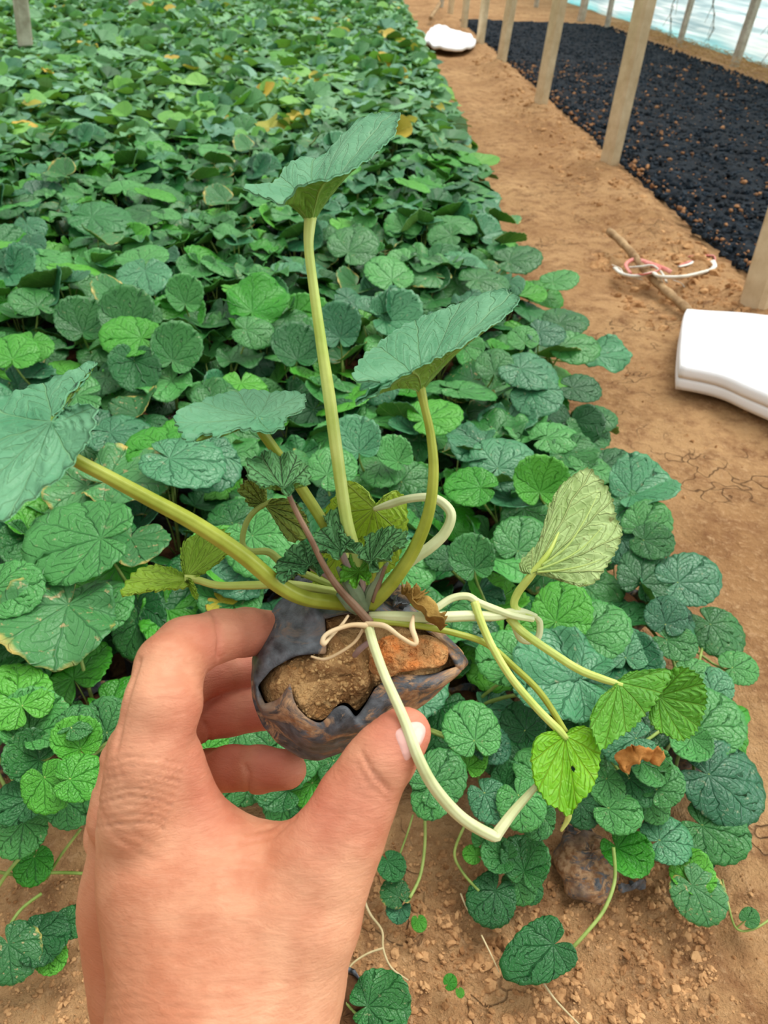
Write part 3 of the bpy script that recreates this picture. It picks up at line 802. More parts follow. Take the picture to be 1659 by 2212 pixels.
# --- dried brown leaf by the crown
def crumple(pts, mat, name, w, seed, parent=held, conv=LP, label=None):
    r = np.random.RandomState(seed)
    C = crom(np.array([conv(p) for p in pts]), 40)
    n, m = 40, 12
    T = np.gradient(C, axis=0); T /= np.linalg.norm(T, axis=1)[:, None]
    ref = np.array([0.2, 0.9, 0.3]); A = np.cross(T, ref); A /= np.linalg.norm(A, axis=1)[:, None]; Bn = np.cross(T, A)
    s = np.linspace(-1, 1, m)
    ww = w * (0.45 + 0.55 * np.sin(np.linspace(0.2, 2.9, n)))
    P = C[:, None] + A[:, None] * (s[None, :, None] * ww[:, None, None])
    q = P.reshape(-1, 3)
    nz = np.stack([fbm(q, 160, 2, seed + k) for k in range(3)], 1) * w * 0.45
    P = (q + nz).reshape(n, m, 3) + Bn[:, None] * (w * 0.5 * np.cos(s * 3)[None, :, None])
    P = P + Bn[:, None] * (w * 0.5 * fbm(np.c_[np.linspace(0, 5, n), np.zeros(n)], 1.7, 3, seed)[:, None, None] * (np.abs(s) ** 1.5)[None, :, None])
    V = P.reshape(-1, 3)
    i = np.arange(n - 1)[:, None] * m; j = np.arange(m - 1)[None]
    Fq = np.stack([i + j, i + j + 1, i + m + j + 1, i + m + j], -1).reshape(-1, 4)
    o = link(name, mesh_np(name, V, Fq, mat), parent)
    md = o.modifiers.new('thickness', 'SOLIDIFY'); md.thickness = 0.0004
    if label: o['label'] = label
    return o
crumple([(878, 1278, .281), (890, 1300, .28), (915, 1318, .279), (935, 1340, .278), (955, 1352, .278)], M_dry, 'dried_leaf', 0.0042, 3, label='withered brown leaf at the crown')
crumple([(870, 1275, .283), (898, 1285, .281), (912, 1300, .28)], M_dry, 'dried_leaf', 0.0035, 6, label='withered brown leaf at the crown')

# ---------------------------------------------------------------- torn black bag with its soil
BC = (775, 1455)
outer = [(655, 1256, .300), (600, 1300, .300), (562, 1360, .298), (543, 1425, .296), (548, 1500, .294), (566, 1552, .292), (600, 1600, .290), (650, 1632, .289), (700, 1640, .288), (750, 1622, .287),
         (800, 1588, .287), (860, 1552, .288), (930, 1506, .289), (975, 1470, .290), (1016, 1432, .290), (988, 1395, .292), (950, 1358, .296), (900, 1318, .302), (866, 1290, .307), (835, 1284, .309), (790, 1290, .31), (730, 1286, .308), (690, 1276, .304)]
inner = [(702, 1335, .284), (706, 1412, .280), (690, 1412, .279), (640, 1416, .278), (588, 1444, .279), (556, 1482, .281), (572, 1520, .281), (600, 1512, .278), (618, 1488, .276), (626, 1474, .2745), (630, 1490, .2745), (634, 1510, .275), (644, 1532, .275), (664, 1552, .274), (690, 1564, .274), (704, 1554, .273), (718, 1532, .272), (740, 1521, .272), (756, 1530, .273), (768, 1553, .275),
         (790, 1522, .277), (812, 1482, .277), (860, 1455, .277), (925, 1460, .279), (985, 1440, .283), (1012, 1432, .287), (960, 1388, .288), (900, 1340, .295), (850, 1318, .300), (760, 1318, .302)]
def bagmat(name='muddy_black_plastic', lo=0.49):
    s = NT(name)
    g = s.n('TexCoord').outputs['Object']
    n1 = s.noise(s.mapping(g, (0.7, 1.5, 1), (0, 0, 0.5)), 62, 8, 0.72, 0.9)
    n2 = s.noise(g, 210, 4)
    n3 = s.noise(g, 14, 2)
    f = s.math('MULTIPLY', s.mr(n1, lo, lo + 0.08), s.mr(n3, 0.38, 0.52))
    c = s.mix(s.mr(n2, 0.3, 0.7), srgb(42, 46, 51), srgb(104, 110, 116))
    c = s.mix(f, c, s.mix(s.mr(n2, 0.4, 0.6), srgb(188, 152, 114), srgb(140, 100, 66)))
    ro = s.mr(f, 0, 1, 0.36, 0.85)
    return s.done(s.bsdf(c, ro, s.bump(s.math('ADD', n1, s.math('MULTIPLY', n2, 0.3)), 0.5, 0.003), 0.5))
M_bag = bagmat()
M_mudbag = bagmat('mud_caked_plastic', 0.40)
def ang_resample(poly, n, a0=None):
    C = crom(np.array(poly, float), 400, True) if False else np.array(poly, float)
    m = len(C)
    # linear densify (keeps the torn corners)
    D = np.concatenate([C[i] + (C[(i + 1) % m] - C[i]) * np.linspace(0, 1, 24, endpoint=False)[:, None] for i in range(m)])
    L = np.r_[0, np.cumsum(np.linalg.norm(np.diff(D[:, :2], axis=0), axis=1))]
    return D, L
def by_fraction(poly, n):
    P = crom(np.array(poly, float), n, True)
    return P
n = 320
Do, _ = ang_resample(outer, n)
Oo = crom(np.array(outer, float), n, True)
# inner edge matched to the outer by angle-ordered walk: both start at the upper left flap
def walk(poly, keys_src, keys_dst, n):
    """resample poly so that vertex index keys_src fall at fractions keys_dst"""
    D = np.array(poly, float); m = len(D)
    D = np.vstack([D, D[:1]])
    fr = np.interp(np.linspace(0, 1, n, endpoint=False), keys_dst, keys_src)
    i = np.floor(fr).astype(int); i = np.minimum(i, m - 1); f = (fr - i)[:, None]
    return D[i] * (1 - f) + D[i + 1] * f
mo, mi = len(outer), len(inner)
ko = [0, 3, 5, 8, 10, 14, 18, mo]
kf = [0, 0.18, 0.28, 0.44, 0.52, 0.72, 0.88, 1]
ki = [0, 5, 6.5, 14, 19, 27, 30, mi]
Oo = walk(outer, ko, kf, n); Ii = walk(inner, ki, kf, n)
def sm(A, it):
    for _ in range(it): A = (np.roll(A, 1, 0) + 2 * A + np.roll(A, -1, 0)) / 4
    return A
Oo = sm(Oo, 10); Ii = sm(Ii, 7)
oc = np.array([LP(p) for p in Oo]); ic = np.array([LP(p) for p in Ii])
cen_o = LP((760, 1452, .30))
rows = []
# lip from inner torn edge to the outer silhouette, bulging to the viewer
for t in np.linspace(0, 1, 16):
    p = ic * (1 - t) + oc * t
    p = p + np.array([0, 0, 1]) * (0.0055 * math.sin(math.pi * min(1, t * 1.15)) )
    q = p.copy(); p[:, 2] += 0.0009 * fbm(q, 170, 3, 2) * math.sin(math.pi * t) + 0.0016 * fbm(q * [1, 1, 0.3], 60, 2, 5) * math.sin(math.pi * t)
    rows.append(p)
# body behind: narrows into a rounded foot
back = LP((742, 1478, .352))
for t in np.linspace(0.06, 1, 22):
    rr = math.cos(t * math.pi / 2) ** 0.55
    c = cen_o * (1 - t) + back * t
    p = c + (oc - cen_o) * rr * (1.0 if t > 0.1 else 1.0)
    p[:, 2] = p[:, 2] * 0 + (oc[:, 2] * (1 - t) ** 1.5 + c[2] * (1 - (1 - t) ** 1.5)) - 0.004 * t
    p = p * 1.0
    p += (np.stack([fbm(p, 70, 3, 11), fbm(p, 70, 3, 12), fbm(p, 70, 3, 13)], 1)) * 0.0010
    rows.append(p)
V = np.concatenate(rows); R_ = len(rows)
i = np.arange(R_ - 1)[:, None] * n; j = np.arange(n)[None]; j2 = (j + 1) % n
Fq = np.stack([i + j, i + n + j, i + n + j2, i + j2], -1).reshape(-1, 4)
bag = link('grow_bag', mesh_np('grow_bag', V, Fq, M_bag), held)
md = bag.modifiers.new('thickness', 'SOLIDIFY'); md.thickness = 0.0005; md.offset = -1
bag['label'] = 'torn black plastic bag smeared with mud'
# small torn tongue behind the crown
crumple([(838, 1282, .303), (862, 1296, .302), (885, 1318, .3)], M_bag, 'bag_flap', 0.007, 12)
crumple([(640, 1262, .297), (655, 1268, .299), (668, 1285, .30)], M_bag, 'bag_flap', 0.004, 14)

def potsoil_mat():
    s = NT('pot_soil')
    g = s.n('TexCoord').outputs['Object']
    n1 = s.noise(g, 55, 6, 0.65); n2 = s.noise(g, 260, 5, 0.65); n3 = s.noise(g, 30, 3)
    c = s.mix(s.mr(n1, 0.38, 0.62), srgb(150, 108, 66), srgb(210, 168, 114))
    c = s.mix(s.mr(n2, 0.55, 0.75), c, srgb(214, 178, 124))
    h = s.math('ADD', n1, s.math('MULTIPLY', n2, 0.6))
    return s.done(s.bsdf(c, 0.95, s.bump(h, 1.0, 0.007), 0.15))
def orange_mat():
    s = NT('orange_clay')
    g = s.n('TexCoord').outputs['Object']
    n1 = s.noise(g, 60, 5); n2 = s.noise(g, 300, 4)
    c = s.mix(s.mr(n1, 0.4, 0.6), srgb(220, 124, 56), srgb(194, 144, 92))
    c = s.mix(s.mr(n2, 0.55, 0.75), c, srgb(220, 168, 110))
    return s.done(s.bsdf(c, 0.95, s.bump(n2, 1.0, 0.006), 0.15))
ring = np.array([LP((x, y, d + 0.006)) for x, y, d in sm(Ii, 12)])
sc_c = LP((790, 1450, .2835))
rows = []; nr = 70
for t in np.linspace(0, 1, nr):
    p = sc_c + (ring - sc_c) * t * 1.05
    bulge = 0.006 * (1 - t ** 2)
    p[:, 2] += bulge + 0.0022 * fbm(p[:, :2], 110, 4, 31) + 0.0028 * fbm(p[:, :2], 38, 2, 33)
    # crack between the brown clod and the orange one
    cx = LP((790, 1430, .28)); dd = np.abs((p[:, 0] - cx[0]) + 0.25 * (p[:, 1] - cx[1]) + 0.0015 * vnoise(p[:, :2], 140, 3))
    p[:, 2] -= 0.004 * np.exp(-(dd / 0.0014) ** 2) * (p[:, 1] < LP((790, 1380, .28))[1]) * (p[:, 1] > LP((790, 1520, .28))[1])
    p[:, 2] -= 0.012 * max(0, (t - 0.9) * 10) ** 2
    rows.append(p)
V = np.concatenate(rows)
i = np.arange(nr - 1)[:, None] * n
Fq = np.stack([i + j, i + j2, i + n + j2, i + n + j], -1).reshape(-1, 4)[:, ::-1]
soil = link('potting_soil', mesh_np('potting_soil', V, Fq, potsoil_mat()), held)
soil['label'] = 'crumbly brown soil in the bag'
# orange lump
oo = crom(np.array([LP(p) for p in [(808, 1400, .2765), (840, 1375, .279), (890, 1372, .281), (935, 1380, .283), (965, 1405, .283), (960, 1440, .28), (905, 1450, .277), (862, 1462, .275), (828, 1472, .275), (802, 1452, .275)]]), 120, True)
oc2 = oo.mean(0); rows = []
for t in np.linspace(0, 1, 34):
    p = oc2 + (oo - oc2) * t * (1 + 0.10 * fbm((oo - oc2) * [1, 1, 0], 170, 3, 4))[:, None]
    p[:, 2] = oc2[2] * 0.25 + (oo[:, 2]) * 0.75 + 0.0010 * (1 - t ** 3) + 0.0022 * fbm(p[:, :2], 110, 4, 41) - 0.004 * t ** 10
    rows.append(p)
V = np.concatenate(rows); i = np.arange(33)[:, None] * 120; jj = np.arange(120)[None]; jk = (jj + 1) % 120
Fq = np.stack([i + jj, i + jk, i + 120 + jk, i + 120 + jj], -1).reshape(-1, 4)
ol = link('clay_lump', mesh_np('clay_lump', V, Fq, orange_mat()), held); ol['label'] = 'orange gritty clay lump'
r = np.random.RandomState(2)
pts = []
for k in range(1100):
    x, y = r.uniform(600, 960), r.uniform(1390, 1550)
    pts.append((x, y))
M_grit = simple_mat('grit', (168, 124, 76), (212, 178, 124), 90, 0.95, 0.5, 0.001, 0.1)
from mathutils.bvhtree import BVHTree
sb = BVHTree.FromPolygons([tuple(v.co) for v in soil.data.vertices], [tuple(p.vertices) for p in soil.data.polygons])
PP = []; SS = []
eye = Vector(-crown_c)
for x, y in pts:
    dirv = (Vector(LP((x, y, 0.3))) - eye).normalized()
    hit = sb.ray_cast(eye, dirv)
    if hit[0] is not None:
        PP.append(tuple(hit[0])); SS.append(0.0002 + 0.0009 * r.rand() ** 3)
V, Fa = crumbs(np.array(PP), np.array(SS), 6)
gr = link('soil_grit', mesh_np('soil_grit', V, Fa, M_grit), held); gr['kind'] = 'stuff'
# ---------------------------------------------------------------- the hand
HC = (470, 1900, 0.25)
hand_c = cpt(*HC)
hand_root_loc = wpt(*HC)

def sdf_cone(P, a, b, ra, rb):
    """rounded cone"""
    ba = b - a; l2 = ba @ ba
    pa = P - a
    t = np.clip((pa @ ba) / l2, 0, 1)
    d = np.linalg.norm(pa - t[:, None] * ba, axis=1)
    return d - (ra + (rb - ra) * t)

def smin(a, b, k):
    h = np.clip(0.5 + 0.5 * (b - a) / k, 0, 1)
    return b + (a - b) * h - k * h * (1 - h)

def chain(pts):
    out = []
    for (x0, y0, d0, r0), (x1, y1, d1, r1) in zip(pts[:-1], pts[1:]):
        out.append((cpt(x0, y0, d0), cpt(x1, y1, d1), r0 * d0 / F, r1 * d1 / F))
    return out

# joints: pixel x, pixel y, depth, radius in pixels
index = chain([(300, 1770, .250, 84), (318, 1640, .247, 82), (352, 1520, .250, 80), (366, 1440, .258, 72), (400, 1400, .268, 64), (475, 1372, .281, 54), (530, 1366, .292, 51), (580, 1362, .302, 44)])
middle = chain([(262, 1770, .276, 72), (290, 1640, .290, 66), (350, 1530, .305, 60), (405, 1478, .318, 50), (470, 1456, .328, 40), (540, 1452, .336, 36), (590, 1452, .340, 32)])
ring_ = chain([(250, 1800, .300, 66), (295, 1690, .312, 62), (350, 1590, .322, 60), (420, 1545, .330, 56), (500, 1534, .333, 53), (545, 1530, .333, 47), (595, 1534, .330, 42)])
pinky = chain([(262, 1840, .315, 60), (320, 1770, .325, 56), (390, 1700, .330, 50), (450, 1668, .328, 46), (500, 1658, .322, 46), (560, 1662, .315, 47), (620, 1662, .308, 42)])
palm = chain([(310, 1780, .262, 96), (360, 1900, .258, 130), (420, 2080, .252, 160), (440, 2260, .248, 170), (440, 2480, .245, 180)]) + \
       chain([(275, 1800, .285, 80), (300, 1950, .285, 110), (330, 2100, .28, 120), (360, 2280, .272, 140)]) + \
       chain([(285, 1830, .305, 70), (330, 2000, .305, 85), (380, 2200, .29, 100)]) + \
       chain([(430, 1850, .262, 90), (520, 1960, .258, 130), (555, 2100, .253, 146), (535, 2280, .248, 152), (530, 2480, .245, 170)]) + \
       chain([(480, 2260, .245, 225), (490, 2520, .238, 235), (500, 2900, .225, 250)])
thumb = chain([(600, 2120, .250, 130), (655, 1980, .252, 122), (700, 1870, .254, 105), (738, 1800, .255, 92), (770, 1730, .256, 82), (808, 1660, .256, 71), (836, 1625, .256, 66), (868, 1590, .256, 54), (878, 1580, .257, 48)])
web = chain([(395, 1705, .258, 42), (430, 1800, .262, 75), (520, 1870, .264, 82), (600, 1880, .264, 84), (680, 1860, .260, 80)]) + chain([(372, 1640, .254, 66), (400, 1720, .258, 66)])
thenar = chain([(600, 1960, .268, 90), (640, 2080, .268, 110)])

def hand_sdf(P):
    def group(ch, k):
        d = None
        for c in ch:
            e = sdf_cone(P, *c)
            d = e if d is None else smin(d, e, k)
        return d
    pm = group(palm, 0.012)
    pm = smin(pm, group(web, 0.006), 0.010)
    pm = smin(pm, group(thenar, 0.01), 0.012)
    d = smin(pm, group(thumb, 0.004), 0.008)
    fi = group(index, 0.003)
    d = smin(d, fi, 0.005)
    fo = None
    for f in (middle, ring_, pinky):
        g = group(f, 0.003)
        fo = g if fo is None else smin(fo, g, 0.0004)
    d = smin(d, fo, 0.0018)
    return d

def surface_nets(lo, hi, h, fn):
    ax = [np.arange(lo[k], hi[k] + h, h) for k in range(3)]
    nx, ny_, nz = map(len, ax)
    D = np.empty((nx, ny_, nz), np.float32)
    YY, ZZ = np.meshgrid(ax[1], ax[2], indexing='ij')
    yz = np.c_[YY.ravel(), ZZ.ravel()]
    for i, x in enumerate(ax[0]):
        D[i] = fn(np.c_[np.full(len(yz), x), yz]).reshape(ny_, nz)
    S = D < 0
    acc = np.zeros((nx - 1, ny_ - 1, nz - 1, 3), np.float32); cnt = np.zeros((nx - 1, ny_ - 1, nz - 1), np.int16)
    sl = lambda o, n: slice(o, n - 1 + o)
    for axis in range(3):
        others = [a for a in range(3) if a != axis]
        for o1 in (0, 1):
            for o2 in (0, 1):
                off = [0, 0, 0]; off[others[0]] = o1; off[others[1]] = o2
                off2 = list(off); off2[axis] = 1
                a = D[sl(off[0], nx), sl(off[1], ny_), sl(off[2], nz)]; b = D[sl(off2[0], nx), sl(off2[1], ny_), sl(off2[2], nz)]
                cr = (a < 0) != (b < 0)
                t = np.where(cr, a / np.where(cr, a - b, 1), 0)
                for kx in range(3):
                    acc[..., kx] += np.where(cr, (t if kx == axis else off[kx]), 0)
                cnt += cr
    m = cnt > 0
    idx = np.full(m.shape, -1, np.int64); idx[m] = np.arange(m.sum())
    I = np.argwhere(m)
    V = (I + acc[m] / cnt[m][:, None]) * h + np.array(lo)
    faces = []
    # x edges
    for axis in range(3):
        o = [a for a in range(3) if a != axis]
        A = [slice(None)] * 3; B = [slice(None)] * 3
        A[axis] = slice(0, -1); B[axis] = slice(1, None)
        for q in o: A[q] = slice(1, -1); B[q] = slice(1, -1)
        s0 = S[tuple(A)]; s1 = S[tuple(B)]
        E = np.argwhere(s0 != s1)
        if not len(E): continue
        inside = s0[tuple(E.T)]
        E = E.copy()
        for q in o: E[:, q] += 1
        def at(d1, d2):
            G = E.copy(); G[:, o[0]] -= d1; G[:, o[1]] -= d2
            return idx[G[:, 0], G[:, 1], G[:, 2]]
        q = np.stack([at(1, 1), at(0, 1), at(0, 0), at(1, 0)], 1)
        fl = inside if axis != 1 else ~inside
        q[~fl] = q[~fl][:, ::-1]
        faces.append(q)
    return V, np.concatenate(faces)

HV, HF = surface_nets((-0.125, -0.30, -0.37), (0.035, -0.030, -0.165), 0.00105, hand_sdf)
# keep the forearm long enough to leave the picture; smooth a little
def neigh_smooth(V, Fq, it, lam=0.5):
    n = len(V)
    e = np.concatenate([Fq[:, [0, 1]], Fq[:, [1, 2]], Fq[:, [2, 3]], Fq[:, [3, 0]]])
    e = np.concatenate([e, e[:, ::-1]])
    cnt = np.bincount(e[:, 0], minlength=n)
    for _ in range(it):
        A = np.stack([np.bincount(e[:, 0], V[e[:, 1], k], n) for k in range(3)], 1) / cnt[:, None]
        V = V + lam * (A - V)
    return V
HV = neigh_smooth(HV, HF, 4)
def vnormals(V, Fq):
    N = np.cross(V[Fq[:, 2]] - V[Fq[:, 0]], V[Fq[:, 3]] - V[Fq[:, 1]])
    A = np.zeros_like(V)
    for k in range(4):
        for c in range(3): A[:, c] += np.bincount(Fq[:, k], N[:, c], len(V))
    return A / (np.linalg.norm(A, axis=1)[:, None] + 1e-12)
HN = vnormals(HV, HF)
# skin creases: grooves along 3-D lines lying on the skin
def crease_field(V, N, lines):
    px = CX + F * V[:, 0] / -V[:, 2]; py = CY - F * V[:, 1] / -V[:, 2]
    front = N[:, 2] > -0.05
    out = np.zeros(len(V))
    for pts, wdt, dep, dr in lines:
        P = np.array(pts, float)
        best = np.full(len(V), 1e9); tt = np.zeros(len(V))
        for a, b in zip(P[:-1], P[1:]):
            ab = b - a; t = np.clip(((px - a[0]) * ab[0] + (py - a[1]) * ab[1]) / (ab @ ab), 0, 1)
            d = np.hypot(px - a[0] - t * ab[0], py - a[1] - t * ab[1])
            best = np.minimum(best, d)
        m = front & (-V[:, 2] > dr[0]) & (-V[:, 2] < dr[1])
        out -= dep * np.exp(-(best / wdt) ** 2) * m
    return out
near = (.20, .262); mid = (.20, .30); alld = (.2, .4)
lines = [([(452, 1318), (468, 1345), (474, 1380), (470, 1420)], 4, .0011, (.2, .31)),
         ([(530, 1655), (538, 1675), (536, 1710)], 5, .0012, (.27, .33)), ([(440, 1560), (452, 1580), (450, 1600)], 4, .0008, alld),
         ([(300, 1425), (285, 1480), (262, 1560), (250, 1620)], 5, .0010, mid),
         ([(780, 1625), (800, 1660), (835, 1700)], 5, .0006, near), ([(790, 1640), (812, 1680), (842, 1712)], 4, .0005, near), ([(770, 1650), (800, 1700), (838, 1730)], 4, .0004, near),
         ([(620, 1765), (580, 1790), (530, 1800)], 6, .0006, near), ([(640, 1765), (590, 1810), (520, 1822)], 5, .0005, near),
         ([(440, 1600), (470, 1650), (520, 1705), (570, 1750)], 7, .0006, near)]
for (x0, y0), (x1, y1) in (((232, 1560), (224, 1640)), ((215, 1650), (205, 1700))):
    lines.append(([(x0, y0), (x1, y1)], 5, .0008, mid))
for k, (x, y) in enumerate(((250, 1790), (262, 1815), (285, 1835), (240, 1765), (300, 1805))):
    lines.append(([(x - 22, y - 26), (x, y), (x + 40, y + 14 + 3 * k)], 3.5, .0004, near))
for k in range(6):
    y = 2130 + k * 24
    lines.append(([(215, y + 6), (330, y - 4), (460, y + 5 * math.sin(k)), (620, y - 8)], 4, .00022, mid))
for k in range(9):
    y = 1640 + k * 17
    lines.append(([(232 - k * 3, y + 8), (280, y - 6 + 3 * math.sin(k)), (340, y + 2), (400 - 6 * k, y + 14)], 3.0, .00045 + .00016 * (k % 3), near))
disp = crease_field(HV, HN, lines)
# knuckle and tendon relief
def bumpf(V, c, r, a):
    return a * np.exp(-((np.linalg.norm(V - cpt(*c), axis=1)) / r) ** 2)
disp += bumpf(HV, (235, 1760, .236), .011, .0018) + bumpf(HV, (300, 1470, .232), .012, .0012) + bumpf(HV, (620, 2060, .23), .016, .0010)
disp += bumpf(HV, (825, 1650, .24), .008, .0006)
disp += 0.00009 * fbm(HV * [1, 2.6, 1], 420, 2, 4) + 0.0004 * fbm(HV, 55, 2, 9)
HV = HV + HN * disp[:, None]
# flush of the finger ends (own colour of the skin)
def near_pts(V, pts, r):
    f = np.zeros(len(V))
    for p in pts: f = np.maximum(f, np.exp(-((np.linalg.norm(V - cpt(*p[:3]), axis=1)) / r) ** 2))
    return f
flush = near_pts(HV, [(475, 1370, .285), (540, 1366, .295), (600, 1660, .31), (520, 1655, .32), (480, 1540, .33), (560, 1545, .33), (450, 1470, .325), (540, 1460, .336), (872, 1590, .256), (410, 1400, .27)], .014)
flush = np.maximum(flush, 0.5 * near_pts(HV, [(390, 1560, .25), (440, 1640, .25), (780, 1720, .25), (480, 1700, .255), (700, 1740, .25)], .016))
brown = near_pts(HV, [(230, 1980, .262), (250, 2080, .262), (260, 2200, .262), (330, 2150, .24)], .022)  # mask for shading painted on the lower left side of the hand

def skin_mat():
    s = NT('skin')
    g = s.n('TexCoord').outputs['Object']
    fl = s.n('Attribute', attribute_name='flush').outputs['Fac']
    hand_shade = s.n('Attribute', attribute_name='brown').outputs['Fac']
    n1 = s.noise(g, 38, 4); n2 = s.noise(s.mapping(g, (1, 2.8, 1), (0, 0, 0.12)), 190, 5, 0.6)
    n4 = s.noise(s.mapping(g, (0.9, 3.4, 1), (0, 0, 0.08)), 105, 6, 0.72, 1.6)
    c = s.mix(s.mr(n1, 0.38, 0.62), srgb(198, 130, 96), srgb(220, 160, 124))
    c = s.mix(s.math('MULTIPLY', s.mr(n4, 0.5, 0.7), 0.2), c, srgb(176, 98, 66))
    c = s.mix(s.math('MULTIPLY', s.mr(n2, 0.5, 0.75), 0.25), c, srgb(230, 172, 138))
    c = s.mix(s.math('MULTIPLY', fl, 0.8), c, srgb(210, 112, 96))
    c = s.mix(s.math('MULTIPLY', hand_shade, 0.8), c, srgb(178, 102, 66))  # shade of the hand's left side, mixed into the skin colour
    vo = s.n('TexVoronoi'); vo.inputs['Scale'].default_value = 900; s.l(s.mapping(g, (1, 1.6, 1)), vo.inputs['Vector'])
    h = s.math('ADD', s.math('MULTIPLY', n4, 1.0), s.math('ADD', s.math('MULTIPLY', n2, 0.5), s.math('MULTIPLY', vo.outputs[0], 0.12)))
    return s.done(s.bsdf(c, 0.5, s.bump(h, 0.42, 0.0013), 0.35, Subsurface_Weight=0.08, Subsurface_Radius=(0.006, 0.002, 0.001), Subsurface_Scale=0.6))
M_skin = skin_mat()
hand = bpy.data.objects.new('hand', mesh_np('hand', HV - hand_c, HF, M_skin, attr={'flush': flush, 'brown': brown}))
col.objects.link(hand)
hand.matrix_world = Matrix.Translation(hand_root_loc) @ ROT.to_4x4()
tag(hand, 'bare left hand of a person pinching the black soil bag', 'hand')

# thumbnail: a plate laid on the thumb skin
hb = BVHTree.FromPolygons([tuple(v) for v in HV], [tuple(f) for f in HF])
def nail(poly, name, mat, push=0.0005, cxy=None):
    n = 96
    E = crom(np.array([(x, y, 0.26) for x, y in poly], float), n, True)
    c = np.array(cxy) if cxy else E[:, :2].mean(0)
    rows = []
    for t in np.linspace(0, 1, 14):
        r = []
        for e in E:
            q = c + (e[:2] - c) * t
            d = Vector(cpt(q[0], q[1], 1.0)).normalized()
            hit = hb.ray_cast(Vector((0, 0, 0)), d)
            p, nn = hit[0], hit[1]
            if p is None:
                p, nn, _, _ = hb.find_nearest(Vector(cpt(q[0], q[1], .252)))
            r.append(np.array(p) + np.array(nn) * (push * (1 - t ** 6 * 1.25)))
        rows.append(np.array(r))
    V = neigh = np.concatenate(rows)
    m = len(rows)
    i = np.arange(m - 1)[:, None] * n; j = np.arange(n)[None]; j2 = (j + 1) % n
    Fq = np.stack([i + j, i + j2, i + n + j2, i + n + j], -1).reshape(-1, 4)
    o = link(name, mesh_np(name, V - hand_c, Fq, mat), hand)
    return o
M_nail = simple_mat('nail', (228, 168, 156), (240, 192, 180), 30, 0.28, 0.1, 0.0003, 0.6)
nl = nail([(853, 1584), (868, 1569), (888, 1559), (908, 1559), (920, 1572), (918, 1592), (908, 1612), (895, 1628), (877, 1645), (864, 1618)], 'thumbnail', M_nail)
nl['label'] = 'pinkish white nail of the thumb'
# ---------------------------------------------------------------- the planted bed
TOPS = {
 'mid': leaf_mat('bed_leaf', (10, 84, 30), (82, 162, 76), (14, 84, 32), 0.38, 0.10, tone='rand', spec=0.5, vmix=.45, wobble=.7, relief=1.3, spots=0.12, spotcol=(150, 160, 110)),
 'blue': leaf_mat('bed_leaf_bluish', (18, 88, 54), (78, 150, 98), (16, 82, 44), 0.36, 0.08, tone='rand', spec=0.55, vmix=.45, wobble=.7, relief=1.3, spots=0.2, spotcol=(150, 160, 120)),
 'lime': leaf_mat('bed_leaf_fresh', (34, 136, 18), (98, 182, 54), (30, 118, 24), 0.4, 0.16, vmix=.45, wobble=.7, relief=1.3, tone='rand'),
 'deep': leaf_mat('bed_leaf_deep', (10, 72, 28), (44, 124, 56), (10, 66, 28), 0.4, 0.08, tone='rand', spec=0.5, vmix=.45, wobble=.7, relief=1.3),
 'edge': leaf_mat('bed_leaf_yellow_rim', (30, 96, 40), (78, 144, 78), (30, 90, 44), 0.4, 0.10, tone='rand', edge=(206, 184, 96), spots=0.5, spotcol=(186, 160, 110)),
 'yel': leaf_mat('bed_leaf_yellowing', (150, 164, 30), (216, 178, 40), (196, 190, 80), 0.5, 0.15, tone='rand', edge=(200, 140, 60)),
}
UND = leaf_mat('bed_leaf_under', (66, 124, 40), (112, 160, 70), (140, 184, 90), 0.55, 0.15, tone='rand', under=True)
M_bstem = simple_mat('bed_stem', (112, 140, 56), (160, 180, 96), 50, 0.5, 0.2, 0.0005, 0.4)

